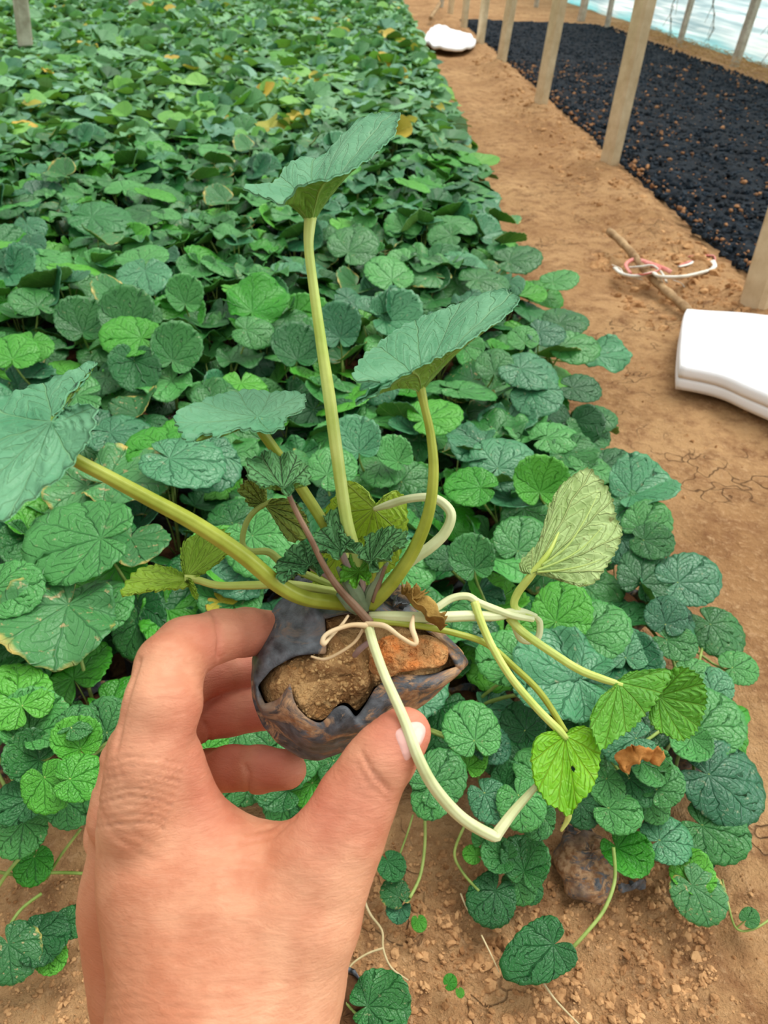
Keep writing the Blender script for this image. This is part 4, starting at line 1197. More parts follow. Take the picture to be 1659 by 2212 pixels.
def shape_leaf(kind, seed, R=0.034, rings=11, n=96, teeth=24):
    """round kidney-shaped scalloped leaf; the stem joins at the origin, the tip lies along +Y"""
    r = np.random.RandomState(seed)
    th = np.linspace(-math.pi, math.pi, n, endpoint=False) + math.pi / n
    c = 0.42 + 0.08 * r.randn() * 0.5
    rad = c * np.cos(th) + np.sqrt(1 - (c * np.sin(th)) ** 2)
    gap = 0.25 + 0.2 * r.rand()
    w = math.pi - np.abs(th)
    rad = rad * (1 - 0.9 * np.exp(-(w / (gap * 0.55)) ** 2)) * (1 + 0.10 * np.exp(-((w - gap * 2.2) / 0.5) ** 2))
    rad = rad * (1 + 0.04 * np.sin(2 * th + r.rand() * 6) + 0.03 * np.sin(3 * th + r.rand() * 6))
    if kind == 'heart': rad = rad * (1 + 0.42 * np.exp(-(th / 0.42) ** 2)) * (1 + 0.16 * np.exp(-((np.abs(th) - 2.2) / 0.5) ** 2)) * (1 - .12 * np.exp(-((np.abs(th) - 1.2) / .5) ** 2))
    saw = ((th + math.pi) / (2 * math.pi) * teeth) % 1.0
    rad = rad * (1 + 0.075 * (np.sqrt(np.clip(np.sin(math.pi * saw), 0, 1)) - 0.6))
    t = np.linspace(0, 1, rings)[:, None] ** 0.85
    x = np.sin(th)[None] * rad[None] * t; y = np.cos(th)[None] * rad[None] * t
    U = (th + math.pi) / (2 * math.pi)
    dist = np.abs(U * 9 - np.round(U * 9))[None]
    z = 0.06 * np.clip(dist * 2.2, 0, 1) ** 0.7 * t ** 0.8 * (0.7 + 0.3 * np.sin(t * 22 - dist * 14))
    rr = rad[None] * t
    ph = r.rand() * 6
    if kind == 'flat':  z = z + 0.10 * rr - 0.10 * rr ** 2 + 0.05 * np.sin(3 * th + ph)[None] * t ** 2
    if kind == 'cup':   z = z + 0.42 * rr ** 1.3 + 0.06 * np.sin(4 * th + ph)[None] * t ** 2
    if kind == 'dome':  z = z - 0.22 * rr ** 2 + 0.12 * rr + 0.06 * np.sin(3 * th + ph)[None] * t ** 2
    if kind == 'fold':  z = z + 0.55 * np.abs(x) + 0.05 * np.sin(5 * th + ph)[None] * t ** 2
    if kind == 'wave':  z = z + 0.15 * rr + 0.17 * np.sin(5 * th + ph)[None] * t ** 2.2
    if kind == 'heart': z = z + 0.12 * rr - 0.2 * x * x - 0.12 * y * np.abs(y)
    if kind == 'droop': z = z + 0.1 * rr - 0.35 * y * np.abs(y) * 0.6 - 0.15 * x * x
    P = np.stack([x, y, z], -1) * R
    return P, U, t[:, 0]

def leaf_mesh(name, P, U, t, top, under, thick=0.00028):
    rings, n = P.shape[:2]
    Pb = P - np.array([0, 0, thick * 2])
    V = np.concatenate([P.reshape(-1, 3), Pb.reshape(-1, 3)])
    uv = np.stack([np.broadcast_to(U[None], (rings, n)), np.broadcast_to(t[:, None], (rings, n))], -1).reshape(-1, 2)
    uv = np.concatenate([uv, uv])
    i = np.arange(rings - 1)[:, None] * n; j = np.arange(n)[None]; j2 = (j + 1) % n
    q = np.stack([i + j, i + n + j, i + n + j2, i + j2], -1).reshape(-1, 4)
    m = rings * n; e = (rings - 1) * n
    ed = np.stack([e + j[0], e + m + j[0], e + m + j2[0], e + j2[0]], -1)
    return mesh_np(name, V, np.concatenate([q, q[:, ::-1] + m, ed]), [top, under], uv, np.r_[np.zeros(len(q)), np.ones(len(q)), np.zeros(len(ed))])

SHAPES = {}
for k, kd in enumerate(('flat', 'cup', 'dome', 'fold', 'wave', 'droop', 'heart')):
    SHAPES[kd] = [shape_leaf(kd, 40 + 7 * k + v) for v in range(3)]
LM = {}
def get_leaf(kd, v, mk):
    key = (kd, v, mk)
    if key not in LM:
        LM[key] = leaf_mesh('leaf_' + mk, *SHAPES[kd][v], TOPS[mk], UND)
    return LM[key]

def frame(nrm, tip):
    z = Vector(nrm).normalized(); y = Vector(tip); y = (y - z * y.dot(z)).normalized(); x = y.cross(z)
    return Matrix((x, y, z)).transposed()

def stem_mesh(a, b, end_dir, r=0.0013):
    """stem from base a up to the leaf joint b, arriving along end_dir"""
    a = Vector(a); b = Vector(b); h = (b - a).length
    c1 = a + Vector((0, 0, 1)) * h * 0.45 + (b - a) * 0.1
    c2 = b - Vector(end_dir).normalized() * h * 0.3
    pts = []
    for t in np.linspace(0, 1, 9):
        pts.append(a * (1 - t) ** 3 + c1 * 3 * t * (1 - t) ** 2 + c2 * 3 * t * t * (1 - t) + b * t ** 3)
    V, Fq = tube([tuple(p) for p in pts], np.linspace(r * 1.25, r * 0.8, 9), 6)
    return mesh_np('leaf_stem', V, Fq, M_bstem)

# plant patterns (leaf joint, leaf frame, size, shape, material), in the plant's own frame
def pattern(seed, nl=7):
    r = np.random.RandomState(seed); L = []
    for i in range(nl):
        a = i * 2.4 + r.uniform(-0.3, 0.3)
        if i < 2: rr = r.uniform(0.0, 0.02); h = r.uniform(0.135, 0.165)
        elif i < 5: rr = r.uniform(0.025, 0.055); h = r.uniform(0.10, 0.15)
        else: rr = r.uniform(0.03, 0.06); h = r.uniform(0.05, 0.10)
        j = Vector((math.cos(a) * rr, math.sin(a) * rr, h))
        tilt = r.uniform(0.05, 0.75) + (0.15 if i >= 2 else 0)
        ta = a + r.uniform(-1.2, 1.2)
        nrm = Vector((math.cos(ta) * tilt, math.sin(ta) * tilt, 1))
        tip = Vector((math.cos(a + r.uniform(-0.9, 0.9)), math.sin(a + r.uniform(-0.9, 0.9)), 0))
        s = r.uniform(0.75, 1.3) * (1.0 if i < 5 else 0.75)
        kd = r.choice(['flat', 'cup', 'dome', 'fold', 'wave', 'droop'], p=[.12, .2, .2, .14, .2, .14])
        mk = r.choice(['mid', 'blue', 'lime', 'deep', 'edge', 'yel'], p=[.5, .19, .14, .13, .025, .015])
        L.append((j, frame(nrm, tip), s, kd, r.randint(3), mk))
    return L
PATS = [pattern(100 + k) for k in range(14)]
PAT_ST = [[stem_mesh((0.003 * math.cos(i), 0.003 * math.sin(i), 0.0), j, f.col[2] + Vector((0, 0, 0.6))) for i, (j, f, s, kd, v, mk) in enumerate(p)] for p in PATS]

# the specified leaves of the near part: px, py (stem joint), radius px, tip angle in image, lean to viewer, shape, material, height
SPEC = """
170 1165 125 185 .30 flat mid .17
20 1275 80 -10 .35 flat mid .16
270 1035 100 20 .25 wave edge .15
160 1060 70 215 .3 wave edge .14
340 965 75 160 .3 flat lime .165
400 1000 95 -20 .25 flat blue .17
270 935 80 10 .15 dome blue .15
120 1345 135 250 .25 wave edge .14
215 1310 80 60 .3 flat mid .12
30 1500 85 120 .5 flat lime .13
75 1560 75 70 .5 cup mid .11
105 1700 62 -60 .5 flat lime .12
165 1600 55 110 .5 cup lime .12
175 1680 60 20 .4 flat lime .125
165 1560 45 60 .4 flat mid .13
230 1560 60 90 .6 flat mid .12
150 1745 52 -60 .5 flat mid .08
40 1730 60 200 .4 flat deep .09
60 1640 60 180 .4 cup mid .10
40 1800 60 250 .4 dome mid .07
70 1870 46 -100 .75 flat lime .035
560 1180 85 -60 .35 flat mid .14
600 1140 70 90 .3 flat mid .13
505 1110 60 90 .3 dome mid .13
445 1000 85 -80 .25 flat blue .15
520 1230 80 200 .3 flat blue .12
490 1310 45 -40 .4 flat yel .10
720 1010 62 60 .35 flat mid .15
770 960 60 100 .3 cup blue .15
555 655 72 70 .35 wave lime .17
735 710 54 90 .55 cup blue .17
280 725 68 170 .3 flat lime .17
280 690 66 90 .5 cup mid .16
400 640 44 90 .6 cup mid .17
70 650 52 120 .4 flat mid .16
310 600 66 -90 .2 flat blue .17
310 555 62 90 .2 flat mid .17
550 715 50 -10 .3 dome mid .16
765 530 62 60 .3 flat mid .17
760 510 50 110 .3 flat mid .17
380 760 60 70 .6 cup mid .15
290 800 60 -90 .6 fold deep .14
180 700 60 90 .4 cup mid .15
30 760 60 90 .4 flat lime .16
70 750 48 -90 .4 flat lime .15
130 860 90 200 .1 dome mid .15
470 870 60 90 .3 wave mid .14
640 760 60 90 .3 cup deep .14
230 470 78 10 .1 dome deep .17
345 420 66 -20 .1 dome mid .16
270 400 48 90 .15 dome mid .17
530 270 30 90 .5 flat mid .16
850 985 44 120 .5 cup mid .13
1020 965 66 -150 .3 wave blue .14
1015 1050 62 160 .35 flat lime .15
1165 1040 62 90 .7 cup lime .14
1090 990 80 60 .3 dome blue .145
1020 1210 55 100 .5 cup mid .13
955 1205 40 150 .4 flat mid .12
1130 1170 70 60 .4 flat mid .12
1200 940 56 20 .2 dome mid .12
1240 985 60 -30 .3 wave mid .11
1150 800 70 -20 .15 dome blue .14
1180 720 44 -30 .25 flat blue .145
1130 730 38 100 .4 flat mid .14
1070 790 48 80 .5 flat mid .14
1160 860 60 -60 .4 flat blue .12
1240 750 60 -20 .3 flat mid .12
1225 690 56 40 .35 dome mid .12
1310 770 56 -10 .3 wave blue .08
1210 605 44 20 .3 flat mid .11
1010 560 54 0 .2 dome blue .15
1050 600 60 30 .3 dome mid .15
1120 560 55 10 .3 flat mid .13
990 480 50 20 .2 dome mid .15
920 590 55 150 .2 dome edge .155
840 590 60 100 .2 flat mid .16
870 480 46 90 .5 dome mid .16
960 510 40 180 .4 flat mid .155
940 900 66 30 .2 flat lime .13
1390 1060 80 30 .15 fold blue .12
1400 1130 60 40 .5 flat mid .12
1410 1170 50 -20 .5 flat mid .12
1340 1100 60 200 .4 flat deep .11
1345 1180 50 -90 .4 flat blue .10
1490 1250 75 20 .3 flat blue .10
1440 1270 48 -60 .3 flat mid .09
1555 1365 66 -60 .3 dome mid .05
1395 1240 70 60 .4 flat deep .10
1215 1320 75 60 .45 flat lime .14
1285 1360 85 30 .35 flat mid .125
1440 1330 50 80 .4 flat blue .11
1460 1390 50 -40 .4 flat mid .10
1350 1400 60 90 .4 flat blue .09
1205 1460 120 170 .30 wave blue .12
1200 1480 70 -20 .35 flat blue .118
1100 1420 75 150 .4 flat mid .12
1020 1575 70 95 .5 flat mid .10
1065 1610 48 -40 .3 dome blue .09
1010 1640 45 90 .5 cup lime .08
950 1680 68 40 .6 flat mid .095
930 1725 50 -110 .5 flat mid .09
1080 1640 45 -10 .4 flat mid .07
1130 1620 50 90 .4 flat deep .075
1130 1560 55 100 .4 flat deep .08
1160 1660 55 120 .5 flat mid .08
1060 1730 52 -60 .4 dome blue .07
1100 1690 44 60 .4 cup deep .065
1130 1740 60 -70 .5 dome mid .075
1160 1770 45 -110 .5 flat mid .06
1350 1600 62 190 .3 dome blue .10
1535 1560 85 30 .4 flat mid .07
1490 1610 50 -110 .5 cup mid .07
1480 1520 46 60 .3 flat mid .08
1570 1690 100 -30 .35 dome blue .06
1430 1690 56 60 .5 flat mid .075
1400 1660 50 -60 .4 fold mid .08
1370 1700 50 -70 .45 flat deep .07
1310 1700 44 -100 .5 flat mid .07
1335 1755 54 -30 .45 flat mid .065
1345 1740 50 170 .45 flat mid .06
1445 1810 60 20 .35 dome blue .04
1545 1800 74 -40 .3 flat mid .04
1410 1745 40 -60 .5 flat mid .05
1500 1850 44 -60 .4 flat deep .02
1260 1750 44 -70 .5 dome deep .06
1400 1560 60 90 .4 flat deep .07
1290 1530 60 90 .4 flat deep .08
1540 1480 50 80 .3 flat blue .07
620 1740 60 -80 .4 flat mid .06
700 1700 70 -20 .4 flat lime .07
560 1620 60 200 .5 flat mid .08
500 1560 60 150 .5 flat mid .08
230 1720 55 -90 .5 flat mid .08
640 1640 60 40 .4 flat mid .09
600 1700 60 160 .4 cup mid .08
730 1660 50 -60 .4 flat mid .08
670 1760 50 -90 .5 flat deep .06
520 1690 56 200 .4 dome mid .08
450 1600 50 90 .4 flat lime .09
1600 1440 46 10 .3 dome mid .05
1505 1460 50 -20 .3 flat mid .07
1280 1010 60 0 .2 dome mid .11
1320 1000 50 20 .2 flat deep .09
1290 900 50 10 .2 dome mid .09
1255 840 50 -10 .2 flat deep .10
"""
def bed_h(x, y):
    """canopy height: full inside, lower towards the open edges of the bed"""
    e = min(1.0, max(0.0, (BED_X - 0.03 - x) / 0.16))
    f = min(1.0, max(0.0, (y - 0.40) / 0.16))
    return 0.50 + 0.42 * e * 0.5 + 0.42 * f * 0.5 if min(e, f) < 1 else 1.0

SP_ = 0.092
bases = []; outside = []
rb = np.random.RandomState(77)
yy = 0.43; row = 0
while yy < 13.5:
    half = 1.0 * yy + 0.6
    xx = BED_X - 0.05 - (row % 2) * SP_ / 2
    while xx > -half - 0.05 * yy:
        x = xx + rb.uniform(-0.016, 0.016); y = yy + rb.uniform(-0.016, 0.016)
        px, py, d = proj((x, y, 0.10))
        if -130 < px < W + 100 and py < H_ + 120 and py > -60:
            bases.append([x, y, px, py])
        elif -1100 < px < W + 100 and py > -60:
            outside.append([x, y, px, py])
        xx -= SP_
    yy += SP_ * 0.9; row += 1
bases.sort(key=lambda b: math.hypot(b[0], b[1]))
NEAR = bases[:286]; FAR = bases[286:] + outside
plants = [dict(x=b[0], y=b[1], px=b[2], py=b[3], extra=[]) for b in NEAR]
rs = np.random.RandomState(9)
for line in SPEC.strip().splitlines():
    a = line.split()
    px, py, rp, ang, lean = map(float, a[:5]); kd, mk, h = a[5], a[6], float(a[7])
    J, d = plane(px, py, h)
    ca = math.radians(ang)
    tipc = ROT @ Vector((math.cos(ca), math.sin(ca), 0))
    tocam = (Vector((0, 0, CAMH)) - J).normalized()
    nrm = Vector((0, 0, 1)) * (1 - lean) + tocam * lean + Vector((rs.uniform(-.12, .12), rs.uniform(-.12, .12), 0))
    fr_ = frame(nrm, tipc)
    # keep the leaf's upper side up
    s = 0.9 * rp * d / F / 0.034
    J = J - fr_.col[1] * (0.42 * s * 0.034)
    best = min(plants, key=lambda p: (p['x'] - J.x) ** 2 + (p['y'] - J.y) ** 2 + 0.004 * len(p['extra']))
    best['extra'].append((J, fr_, s, kd, rs.randint(3), mk))

M_shadesoil = simple_mat('shaded_potting_soil', (62, 42, 28), (112, 78, 50), 60, 0.95, 0.6, 0.002, 0.1)  # bag soil with the shade under the canopy put into its colour
def bag_mesh(seed):
    r = np.random.RandomState(seed)
    n = 40; rows = []
    for k, (rr, z) in enumerate(((0.4, 0.0), (0.9, 0.002), (1.0, 0.012), (0.97, 0.03), (1.0, 0.046), (1.05, 0.054), (1.02, 0.055), (0.94, 0.048))):
        a = np.linspace(0, 2 * math.pi, n, endpoint=False)
        w = 1 + 0.07 * np.sin(a * 5 + seed + k) + 0.05 * r.randn(n) * 0.5
        rows.append(np.stack([np.cos(a) * 0.034 * rr * w, np.sin(a) * 0.034 * rr * w, z + 0.004 * np.sin(a * 3 + seed) * (k > 3)], 1))
    V = np.concatenate(rows); m = len(rows)
    i = np.arange(m - 1)[:, None] * n; j = np.arange(n)[None]; j2 = (j + 1) % n
    Fq = np.stack([i + j, i + j2, i + n + j2, i + n + j], -1).reshape(-1, 4)
    S = []
    for t in np.linspace(0, 1, 8):
        a = np.linspace(0, 2 * math.pi, n, endpoint=False)
        S.append(np.stack([np.cos(a) * 0.033 * t, np.sin(a) * 0.033 * t, 0.047 + 0.004 * (1 - t * t) + 0.0015 * r.randn(n) * (t > 0) * 0.6], 1))
    SV = np.concatenate(S)
    i = np.arange(7)[:, None] * n
    SF = np.stack([i + j, i + n + j, i + n + j2, i + j2], -1).reshape(-1, 4)
    return mesh_np('grow_bag', V, Fq, M_bag), mesh_np('potting_soil', SV, SF, M_shadesoil)
BAGS = [bag_mesh(k) for k in range(4)]

def region_label(p):
    x, y = p['x'], p['y']
    if y < 0.56 and x > 0.02: return ('front row seedling right of the hand, small scalloped leaves hanging over the soil', 'front row seedlings right of the hand')
    if y < 0.56: return ('front row seedling left of the hand, small leaves over the soil', 'front row seedlings at the left')
    if x > BED_X - 0.2 and y < 1.3: return ('bushy seedling on the near right rim of the bed, beside the bare path', 'right rim seedlings near')
    if x > BED_X - 0.2: return ('bushy seedling on the rim of the bed opposite the large whole concrete post', 'right rim seedlings farther back')
    if y < 0.72: return ('large-leaved seedling in the second row, level with the held black bag', 'second row seedlings')
    if y < 0.90: return ('large-leaved seedling in the bed, behind the held crown of stems', 'seedlings behind the held crown')
    if y < 1.20: return (('mid-bed seedling left of the tall held stem' if x < -0.08 else 'mid-bed seedling right of the tall held stem') + ', level with the upper held leaves', 'mid-bed seedlings ' + ('left' if x < -0.08 else 'right'))
    px, py, d = proj((x, y, 0.14))
    c = 0 if px < 330 else 1 if px < 690 else 2
    r = 0 if py > 560 else 1 if py > 440 else 2
    a = ('at the left', 'around the tall held leaf', 'right of the tall held leaf')[c]
    b = ('level with the tangled string', "level with the mulch's near end", 'level with the large post')[r]
    return ('bed seedling %s, %s' % (a, b), 'seedlings %s, %s' % (a, b))

# one root and one leaf of every kind are made once, then copied
for k, p in enumerate(plants):
    rt = bpy.data.objects.new('leafy_seedling', None); col.objects.link(rt)
    rt.empty_display_size = 0.02
    rt.location = (p['x'], p['y'], 0)
    lab, grp = region_label(p)
    tag(rt, lab, 'seedling', grp)
    hs = bed_h(p['x'], p['y'])
    near_y = p['y'] < 1.05
    pat = k % len(PATS)
    az = rs.uniform(0, 6.28); Rz = Matrix.Rotation(az, 4, 'Z'); s0 = hs * rs.uniform(0.9, 1.08)
    S0 = Matrix.Scale(s0, 4)
    ln = len(PATS[pat])
    keep = range(ln)
    if p['extra']:
        keep = range(1, ln) if len(p['extra']) < 3 else range(2, ln)
    lowk = 0.78 if p['extra'] or near_y else 1.0
    for i in keep:
        j, f, s, kd, v, mk = PATS[pat][i]
        if p['y'] < 0.5 and i >= 6: continue
        M = Rz @ Matrix.Translation(j * s0 * lowk) @ f.to_4x4() @ Matrix.Scale(s * (0.92 if near_y else 1.0), 4)
        lf = link('leaf', get_leaf(kd, v, mk), rt, M)
        st = link('leaf_stem', PAT_ST[pat][i], lf, M.inverted() @ Rz @ Matrix.Scale(s0 * lowk, 4))
    for J, f, s, kd, v, mk in p['extra']:
        loc = J - Vector((p['x'], p['y'], 0))
        M = Matrix.Translation(loc) @ f.to_4x4() @ Matrix.Scale(s, 4)
        lf = link('leaf', get_leaf(kd, v, mk), rt, M)
        if (v + k) % 1 == 0:
            sm_ = stem_mesh((0, 0, 0.02), loc, f.col[2] + Vector((0, 0, 0.4)), 0.0015)
            link('leaf_stem', sm_, lf, M.inverted())
    if True:
        bm_, sm2 = BAGS[k % 4]
        b = link('grow_bag', bm_, rt, Matrix.Translation((0, 0, -0.012)) @ Rz)
        link('potting_soil', sm2, b)

# near rows: every seedling gets its own place in its row
ORD = ['first', 'second', 'third', 'fourth', 'fifth', 'sixth', 'seventh', 'eighth', 'ninth', 'tenth', 'eleventh', 'twelfth', 'thirteenth',
       'fourteenth', 'fifteenth', 'sixteenth', 'seventeenth', 'eighteenth', 'nineteenth', 'twentieth']
for grp, txt, key in (('front row seedlings right of the hand', 'front row seedling right of the hand, %s from the hand', 0),
                      ('front row seedlings at the left', 'front row seedling by the hand or left of it, %s from the left edge', 0),
                      ('second row seedlings', 'seedling behind the front row, level with the held bag, %s from the left edge', 0),
                      ('seedlings behind the held crown', 'seedling in the bed behind the held crown of stems, %s from the left edge', 0),
                      ('right rim seedlings near', 'bushy seedling on the right rim beside the bare path, %s from the front', 1),
                      ('right rim seedlings farther back', 'rim seedling beside the path, level with the large post, %s from the front', 1)):
    obs = [o for o in col.objects if o.get('group') == grp]
    obs.sort(key=lambda o: (proj((o.location.x, o.location.y, 0.1))[0] if key == 0 else o.location.y))
    if len(obs) <= len(ORD):
        for o, w_ in zip(obs, ORD): o['label'] = txt % w_

# ---- the rest of the bed: beyond what anyone could count, one mesh
def far_bed():
    r = np.random.RandomState(123)
    low = {kd: [] for kd in SHAPES}
    for kd in SHAPES:
        for v in range(3):
            P, U, t = shape_leaf(kd, 40 + v, 0.034, 4, 22, 11)
            low[kd].append((P, U, t))
    Vs = []; Fs = []; UVs = []; Tn = []; Mi = []; off = 0
    mats = ['mid', 'blue', 'lime', 'deep', 'yel']
    for b in FAR:
        dist = math.hypot(b[0], b[1])
        pat = PATS[r.randint(len(PATS))]
        az = r.uniform(0, 6.28); Rz = np.array(Matrix.Rotation(az, 3, 'Z')); hs = bed_h(b[0], b[1]) * r.uniform(0.88, 1.12)
        nl = 6 if dist < 4 else 5
        for i in range(nl):
            j, f, s, kd, v, mk = pat[i]
            P, U, t = low[kd][v]
            rings, n = P.shape[:2]
            M = Rz @ np.array(f)
            Q = (P.reshape(-1, 3) * s * (1.0 + 0.42 * min(1, max(0, (dist - 2) / 3)))) @ M.T + Rz @ (np.array(j) * hs) + np.array([b[0], b[1], 0])
            ii = np.arange(rings - 1)[:, None] * n; jj = np.arange(n)[None]; j2 = (jj + 1) % n
            q = np.stack([ii + jj, ii + n + jj, ii + n + j2, ii + j2], -1).reshape(-1, 4)
            Vs.append(Q); Fs.append(q + off); off += len(Q)
            UVs.append(np.stack([np.broadcast_to(U[None], (rings, n)), np.broadcast_to(t[:, None], (rings, n))], -1).reshape(-1, 2))
            Tn.append(np.full(len(Q), r.rand()))
            mm = 4 if r.rand() < 0.025 else r.choice(4, p=[.55, .15, .18, .12])
            Mi.append(np.full(len(q), mm))
    V = np.concatenate(Vs); Fq = np.concatenate(Fs)
    mlist = [leaf_mat('far_leaf', (26, 104, 42), (136, 196, 136), (24, 88, 44), 0.42, 0.15, tone='attr'),
             leaf_mat('far_leaf_bluish', (40, 112, 76), (130, 184, 152), (24, 84, 54), 0.4, 0.12, tone='attr'),
             leaf_mat('far_leaf_fresh', (60, 146, 36), (140, 200, 92), (40, 120, 30), 0.45, 0.18, tone='attr'),
             leaf_mat('far_leaf_deep', (16, 80, 30), (60, 134, 64), (10, 64, 28), 0.4, 0.12, tone='attr'),
             leaf_mat('far_leaf_yellowing', (150, 160, 40), (214, 176, 60), (196, 190, 80), 0.5, 0.15, tone='attr')]
    me = mesh_np('far_seedlings', V, Fq, mlist, np.concatenate(UVs), np.concatenate(Mi), attr={'tone': np.concatenate(Tn)})
    o = link('far_seedlings', me)
    tag(o, 'dense sea of green leaves filling the far part of the bed', 'seedlings', kind='stuff')
far_bed()
# ---------------------------------------------------------------- loose plants on the soil before the bed
def ground_z(x, y):
    return float(ground_height(np.array([x]), np.array([y]))[0])

def W3(px, py, z=0.0):
    return plane(px, py, z)[0]

def small_plant(base, leaves, stems, label, group=None, name='creeping_seedling', bag=None, mud=False):
    """leaves: px,py centre, radius px, tip angle, lean, shape, v, material, height; stems: lists of (px,py,z), radius"""
    B = W3(*base)
    rt = empty(name, B)
    tag(rt, label, 'seedling', group)
    for px, py, rp, ang, lean, kd, v, mk, h in leaves:
        J, d = plane(px, py, h)
        ca = math.radians(ang)
        tipc = ROT @ Vector((math.cos(ca), math.sin(ca), 0))
        tocam = (Vector((0, 0, CAMH)) - J).normalized()
        f = frame(Vector((0, 0, 1)) * (1 - lean) + tocam * lean, tipc)
        s = 0.95 * rp * d / F / 0.034
        J = J - f.col[1] * (0.42 * s * 0.034)
        link('leaf', get_leaf(kd, v, mk), rt, Matrix.Translation(J - B) @ f.to_4x4() @ Matrix.Scale(s, 4))
    for pts, r in stems:
        P = [tuple(W3(*p) - B) for p in pts]
        V, Fq = tube(crom(P, len(P) * 6), [r] * (len(P) * 6), 8)
        link('leaf_stem', mesh_np('leaf_stem', V, Fq, M_bstem), rt)
    if bag is not None:
        bpx, sc, rx = bag
        M = Matrix.Translation(W3(*bpx) - B) @ Matrix.Rotation(rx, 4, 'X') @ Matrix.Scale(sc, 4)
        b = link('grow_bag', BAGS[1][0], rt, M); link('potting_soil', BAGS[1][1], b)
    if mud:
        c = W3(1268, 1868, 0.0)
        nn = 72; rows = []
        a = np.linspace(0, 2 * math.pi, nn, endpoint=False)
        for t in np.linspace(0, 1, 26):
            rr = math.sin(t * math.pi / 2) ** 0.8; zz = 0.024 * math.cos(t * math.pi / 2) ** 0.9
            q = np.stack([np.cos(a) * 0.027 * rr, np.sin(a) * 0.032 * rr, np.full(nn, zz)], 1)
            w = np.stack([fbm(q * 1.0, 60, 3, 71), fbm(q, 60, 3, 72), fbm(q, 70, 3, 73)], 1)
            fold = 0.0016 * np.sin(a * 6 + 9 * t + 2 * vnoise(q, 40, 5))
            q = q * (1 + (fold / 0.03)[:, None]) + w * 0.0022
            q[:, 2] -= 0.004
            rows.append(q + np.array(c - B))
        V = np.concatenate(rows); i = np.arange(25)[:, None] * nn; j = np.arange(nn)[None]; j2 = (j + 1) % nn
        link('grow_bag', mesh_np('grow_bag', V, np.stack([i + j, i + nn + j, i + nn + j2, i + j2], -1).reshape(-1, 4), M_mudbag), rt)['label'] = 'crumpled black bag caked in mud'
    return rt

small_plant((1255, 1800, 0.0), [(1172, 2052, 66, 208, .5, 'heart', 0, 'deep', .024)],
            [([(1222, 2062, .02), (1262, 2020, .03), (1305, 1965, .035), (1328, 1900, .04), (1325, 1830, .05)], .0014)],
            'seedling with one big heart-shaped leaf stretched out onto the bare soil, in a muddy bag', mud=True)
small_plant((1440, 1800, 0.0), [(1495, 1885, 50, 60, .45, 'wave', 1, 'lime', .03), (1515, 1935, 62, -60, .45, 'dome', 2, 'edge', .03)],
            [([(1500, 1910, .03), (1480, 1860, .03), (1430, 1830, .03), (1390, 1850, .03)], .0012)],
            'green leaf pair with a bright yellow tip, lying on the cracked soil at the right')
small_plant((1590, 2005, 0.0), [(1620, 1982, 22, 40, .4, 'flat', 0, 'mid', .012)],
            [([(1608, 1990, .01), (1592, 2003, .004)], .0006), ([(1560, 1900, .01), (1572, 1950, .008), (1590, 2005, .004), (1625, 2008, .006), (1665, 1985, .008)], .0009)],
            'tiny one-leaf sprout on the bare soil at the right edge')
small_plant((1020, 1800, 0.0), [(1060, 1945, 56, -115, .5, 'dome', 1, 'deep', .02), (1135, 1860, 55, 80, .55, 'fold', 0, 'mid', .03), (1075, 1850, 40, 160, .5, 'cup', 1, 'mid', .035), (1125, 1915, 40, -60, .5, 'dome', 2, 'mid', .02), (1050, 1810, 32, 60, .4, 'flat', 1, 'mid', .04), (1020, 1845, 22, 150, .4, 'flat', 1, 'lime', .035), (1145, 1925, 30, -80, .4, 'dome', 0, 'deep', .012)],
            [([(1035, 1925, .02), (1000, 1885, .02), (982, 1840, .03), (1010, 1770, .05)], .0012), ([(1075, 1850, .03), (1060, 1820, .04), (1040, 1790, .05)], .0011)],
            'clump of small glossy leaves tumbling onto the soil below the kinked runner')
small_plant((890, 1780, 0.0), [(846, 1872, 33, -60, .55, 'flat', 1, 'deep', .03), (852, 1925, 34, 120, .45, 'dome', 0, 'edge', .02), (860, 1968, 28, -120, .4, 'wave', 0, 'blue', .012), (905, 1995, 18, -80, .5, 'flat', 2, 'lime', .01)],
            [([(885, 1940, .02), (908, 1890, .02), (918, 1820, .03), (917, 1740, .05)], .0013), ([(862, 1850, .03), (880, 1800, .04), (892, 1760, .05)], .0008), ([(800, 1900, .02), (822, 1840, .03), (838, 1765, .05)], .0012)],
            'string of four tiny leaves hanging on the soil just right of the wrist')
small_plant((750, 2190, 0.0), [(820, 2165, 66, 20, .4, 'wave', 2, 'mid', .03)], [([(735, 2150, .02), (770, 2190, .02), (790, 2180, .02)], .001)],
            'broad leaf with a brown blemish at the bottom edge, right of the wrist', bag=((738, 2200, -0.02), .8, 0.3))
small_plant((20, 2000, 0.0), [(30, 2060, 62, -60, .4, 'dome', 2, 'edge', .035), (95, 2030, 55, -30, .45, 'wave', 1, 'deep', .03), (160, 1990, 38, 10, .3, 'flat', 0, 'mid', .03), (110, 2070, 36, -60, .3, 'flat', 1, 'lime', .02)],
            [([(15, 2010, .03), (45, 1965, .03), (90, 1930, .03)], .0013), ([(-20, 1880, .04), (40, 1890, .03), (120, 1885, .03), (200, 1888, .03)], .0013), ([(-30, 1960, .02), (20, 1880, .04), (80, 1815, .05), (100, 1790, .06)], .0015), ([(100, 1900, .02), (130, 1850, .03), (175, 1790, .05)], .0012)],
            'clump of leaves with yellow rims lying at the lower left corner')
small_plant((1310, 1790, 0.0), [(1350, 1850, 55, -65, .2, 'fold', 1, 'lime', .03)], [([(1330, 1800, .04), (1315, 1780, .05)], .0012)],
            'narrow folded bright leaf pointing down beside the muddy bag')
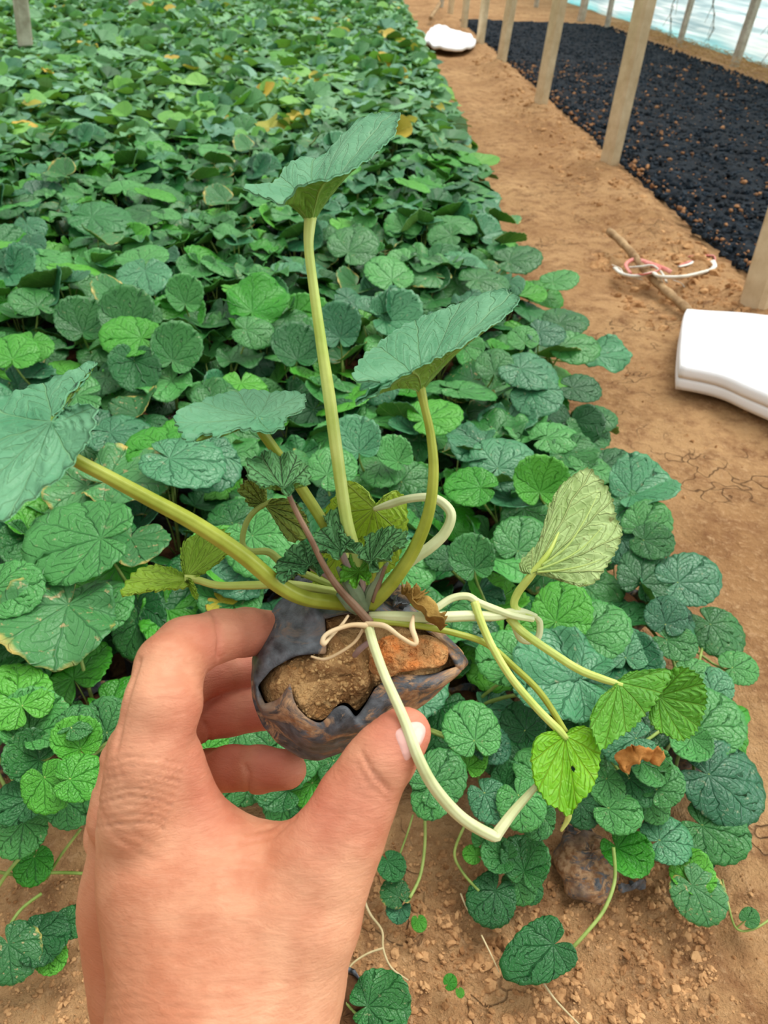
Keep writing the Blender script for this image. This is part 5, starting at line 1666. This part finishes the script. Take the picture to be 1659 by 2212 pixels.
for px, py, s, a, lb in ((968, 2125, 16, 120, 'tiny fallen leaf fragment on the lower soil, right of the wrist'), (992, 2140, 10, 30, 'smaller leaf fragment beside the tiny fallen leaf')):
    J, d = plane(px, py, 0.006)
    f = frame(Vector((0.2, -0.2, 1)), ROT @ Vector((math.cos(a), math.sin(a), 0)))
    o = link('fallen_leaf', get_leaf('flat', 1, 'lime'), None, Matrix.Translation(J) @ f.to_4x4() @ Matrix.Scale(s * d / F / 0.034, 4))
    tag(o, lb, 'leaf')
# bare runners on the soil
M_rt = simple_mat('pale_runner', (176, 160, 116), (208, 190, 148), 50, 0.7, 0.3, 0.0005, 0.3)
def runner(pts, r, label):
    B = W3(*pts[0][:2], pts[0][2] if len(pts[0]) > 2 else .004)
    P = [np.array(W3(p[0], p[1], p[2] if len(p) > 2 else .005) - B) for p in pts]
    V, Fq = tube(crom(P, len(P) * 8), np.linspace(r, r * 0.6, len(P) * 8), 8)
    o = link('bare_runner', mesh_np('bare_runner', V, Fq, M_rt)); o.location = B
    tag(o, label, 'runner')
runner([(785, 1940, .01), (800, 1975), (825, 2010), (828, 2050), (845, 2090), (882, 2118)], .0011, 'pale forked runner lying on the soil right of the wrist')
runner([(828, 2048), (790, 2062), (755, 2090, .01), (745, 2140, .012), (725, 2165, .01)], .0009, 'yellowish side runner curving back to the wrist')
runner([(995, 1930), (1010, 1965), (1030, 1990)], .0008, 'short grey rootlet on the soil below the leaf clump')
runner([(1040, 2020), (1062, 2065), (1078, 2100)], .0007, 'thin rootlet left of the big heart-shaped leaf')
runner([(1168, 2115), (1200, 2160), (1250, 2212), (1280, 2240)], .0009, 'pale rootlet running to the bottom edge below the heart-shaped leaf')
def crumple_at(pts, mat, w, seed, name, label, cat):
    B = W3(*pts[0])
    rt_pts = [tuple(W3(*p) - B) for p in pts]
    o = crumple(rt_pts, mat, name, w, seed, parent=None, conv=lambda p: np.array(p))
    o.location = B
    tag(o, label, cat)
M_brown = simple_mat('brown_dead_leaf', (150, 92, 36), (212, 152, 84), 70, 0.8, 0.6, 0.002, 0.2)
crumple_at([(1352, 1668, .10), (1362, 1640, .11), (1390, 1632, .115), (1424, 1646, .11)], M_brown, .009, 8, 'dead_leaf', 'crumpled brown dead leaf caught between green leaves right of the lime blade', 'leaf')
# muddy plastic scraps beside the visible bag
crumple_at([(1215, 1790, .01), (1240, 1800, .015), (1275, 1795, .01)], M_bag, .006, 31, 'plastic_scrap', 'black plastic scrap above the muddy bag on the soil', 'plastic scrap')
crumple_at([(1330, 1920, .004), (1360, 1915, .008), (1390, 1908, .004)], M_bag, .005, 33, 'plastic_scrap', 'black plastic scrap to the right of the muddy bag', 'plastic scrap')

# ---------------------------------------------------------------- white sheets, pole, string
def white_mat():
    s = NT('white_sheet')
    g = s.n('TexCoord').outputs['Object']
    return s.done(s.bsdf(srgb(250, 250, 252), 0.6, s.bump(s.noise(g, 30, 4), 0.3, 0.003), 0.4))
M_white = white_mat()
def sheet(outline, z, thick, name, label, seed, layers=1, wob=0.006):
    P = [W3(x, y, z) for x, y in outline]
    C = sum(P, Vector()) / len(P)
    B = Vector((C.x, C.y, 0))
    rt = empty(name, B); tag(rt, label, 'sheet')
    for ly in range(layers):
        O = crom(np.array([tuple(p - B) for p in P]), 120, True)
        O[:, :2] *= (1 - 0.015 * ly); O[:, 2] -= ly * thick * 0.5
        c = O.mean(0); rows = []
        for t in np.linspace(0, 1, 24):
            p = c + (O - c) * t
            p[:, 2] += wob * fbm(p[:, :2], 9, 3, seed + ly) * (1 - 0.5 * t)
            rows.append(p)
        for t in (0.33, 0.66, 1.0):
            p = c + (O - c) * (1 + 0.012 * math.sin(t * 3.14)); p[:, 2] = rows[23][:, 2] - thick * 0.5 * t
            rows.append(p)
        rows.append(c + (rows[-1] - c) * 0.9)
        V = np.concatenate(rows); n = 120; m = len(rows)
        i = np.arange(m - 1)[:, None] * n; j = np.arange(n)[None]; j2 = (j + 1) % n
        link('folded_layer', mesh_np('folded_layer', V, np.stack([i + j, i + n + j, i + n + j2, i + j2], -1).reshape(-1, 4), M_white), rt)
sheet([(1482, 671), (1473, 730), (1472, 784), (1480, 790), (1560, 806), (1620, 832), (1700, 868), (1800, 900), (1850, 800), (1830, 690), (1740, 684), (1659, 680), (1560, 672), (1500, 668)], 0.05, 0.045, 'white_sheet', 'folded white sheet on the path at the right edge, before the pole', 3, 2)
sheet([(918, 84), (930, 62), (948, 53), (975, 62), (1005, 70), (1027, 84), (1018, 96), (985, 100), (945, 97)], 0.05, 0.05, 'white_sheet', 'small distant white sheet heaped on the path beside the bed', 5, 1, 0.02)

M_wood = simple_mat('weathered_wood', (134, 104, 72), (186, 156, 116), 30, 0.85, 0.5, 0.002, 0.2, stretch=(1, 1, 1))
def pole(a, b, r, label):
    A, Bp = W3(*a), W3(*b)
    P = [tuple((Bp - A) * t + Vector((0, 0, 0.004 * math.sin(t * 9)))) for t in np.linspace(0, 1, 30)]
    V, Fq = tube(P, [r * (1 + 0.12 * math.sin(k * 1.7)) for k in range(30)], 10)
    o = link('wooden_pole', mesh_np('wooden_pole', V, Fq, M_wood)); o.location = A
    tag(o, label, 'pole')
pole((1316, 500, .03), (1530, 720, .012), .0095, 'thin weathered pole lying across the path, under the white sheet')
pole((930, 40, .05), (950, 8, .12), .018, 'short brown pole leaning at the far end of the path')
M_wstr = simple_mat('white_string', (214, 210, 196), (238, 236, 226), 50, 0.6, 0.4, 0.001, 0.3)
M_rstr = simple_mat('pink_string', (206, 110, 100), (232, 160, 150), 50, 0.6, 0.4, 0.001, 0.3)
def string_bundle():
    B = W3(1420, 590, .02)
    rt = empty('string_bundle', B); tag(rt, 'frayed white and pink plastic string tangled over the thin pole', 'string')
    S = [(M_wstr, .008, [(1330, 580, .01), (1345, 592, .015), (1375, 597, .02), (1410, 590, .03), (1425, 598, .035), (1470, 598, .03), (1510, 590, .02), (1540, 580, .015), (1538, 565, .015)]),
         (M_rstr, .005, [(1362, 590, .02), (1352, 572, .02), (1370, 560, .025), (1395, 566, .03), (1430, 578, .035), (1450, 588, .03)]),
         (M_wstr, .005, [(1360, 578, .02), (1385, 576, .03), (1410, 574, .035), (1430, 590, .03), (1440, 610, .02)]),
         (M_rstr, .0042, [(1370, 594, .02), (1395, 592, .03), (1425, 582, .035), (1405, 572, .035), (1385, 564, .03)]),
         (M_rstr, .0042, [(1488, 555, .01), (1510, 553, .02), (1540, 553, .015), (1542, 566, .01), (1515, 560, .015), (1490, 566, .012), (1468, 574, .01)]),
         (M_wstr, .0042, [(1466, 576, .01), (1490, 570, .012), (1508, 560, .015), (1535, 574, .01), (1500, 552, .012)]),
         (M_wstr, .002, [(1322, 572, .01), (1340, 580, .012), (1352, 596, .015), (1388, 604, .012)]),
         (M_wstr, .002, [(1425, 598, .03), (1432, 612, .015), (1428, 622, .008)]), (M_wstr, .002, [(1455, 605, .02), (1472, 612, .01), (1478, 620, .006)])]
    for m, r, pts in S:
        P = [tuple(W3(*p) - B) for p in pts]; n = len(P) * 8
        C = crom(P, n); V, Fq = tube(C, np.full(n, r), 7, 0.5)
        link('string_strand', mesh_np('string_strand', V, Fq, m), rt)['label'] = 'pink strand' if m is M_rstr else 'white strand'
string_bundle()
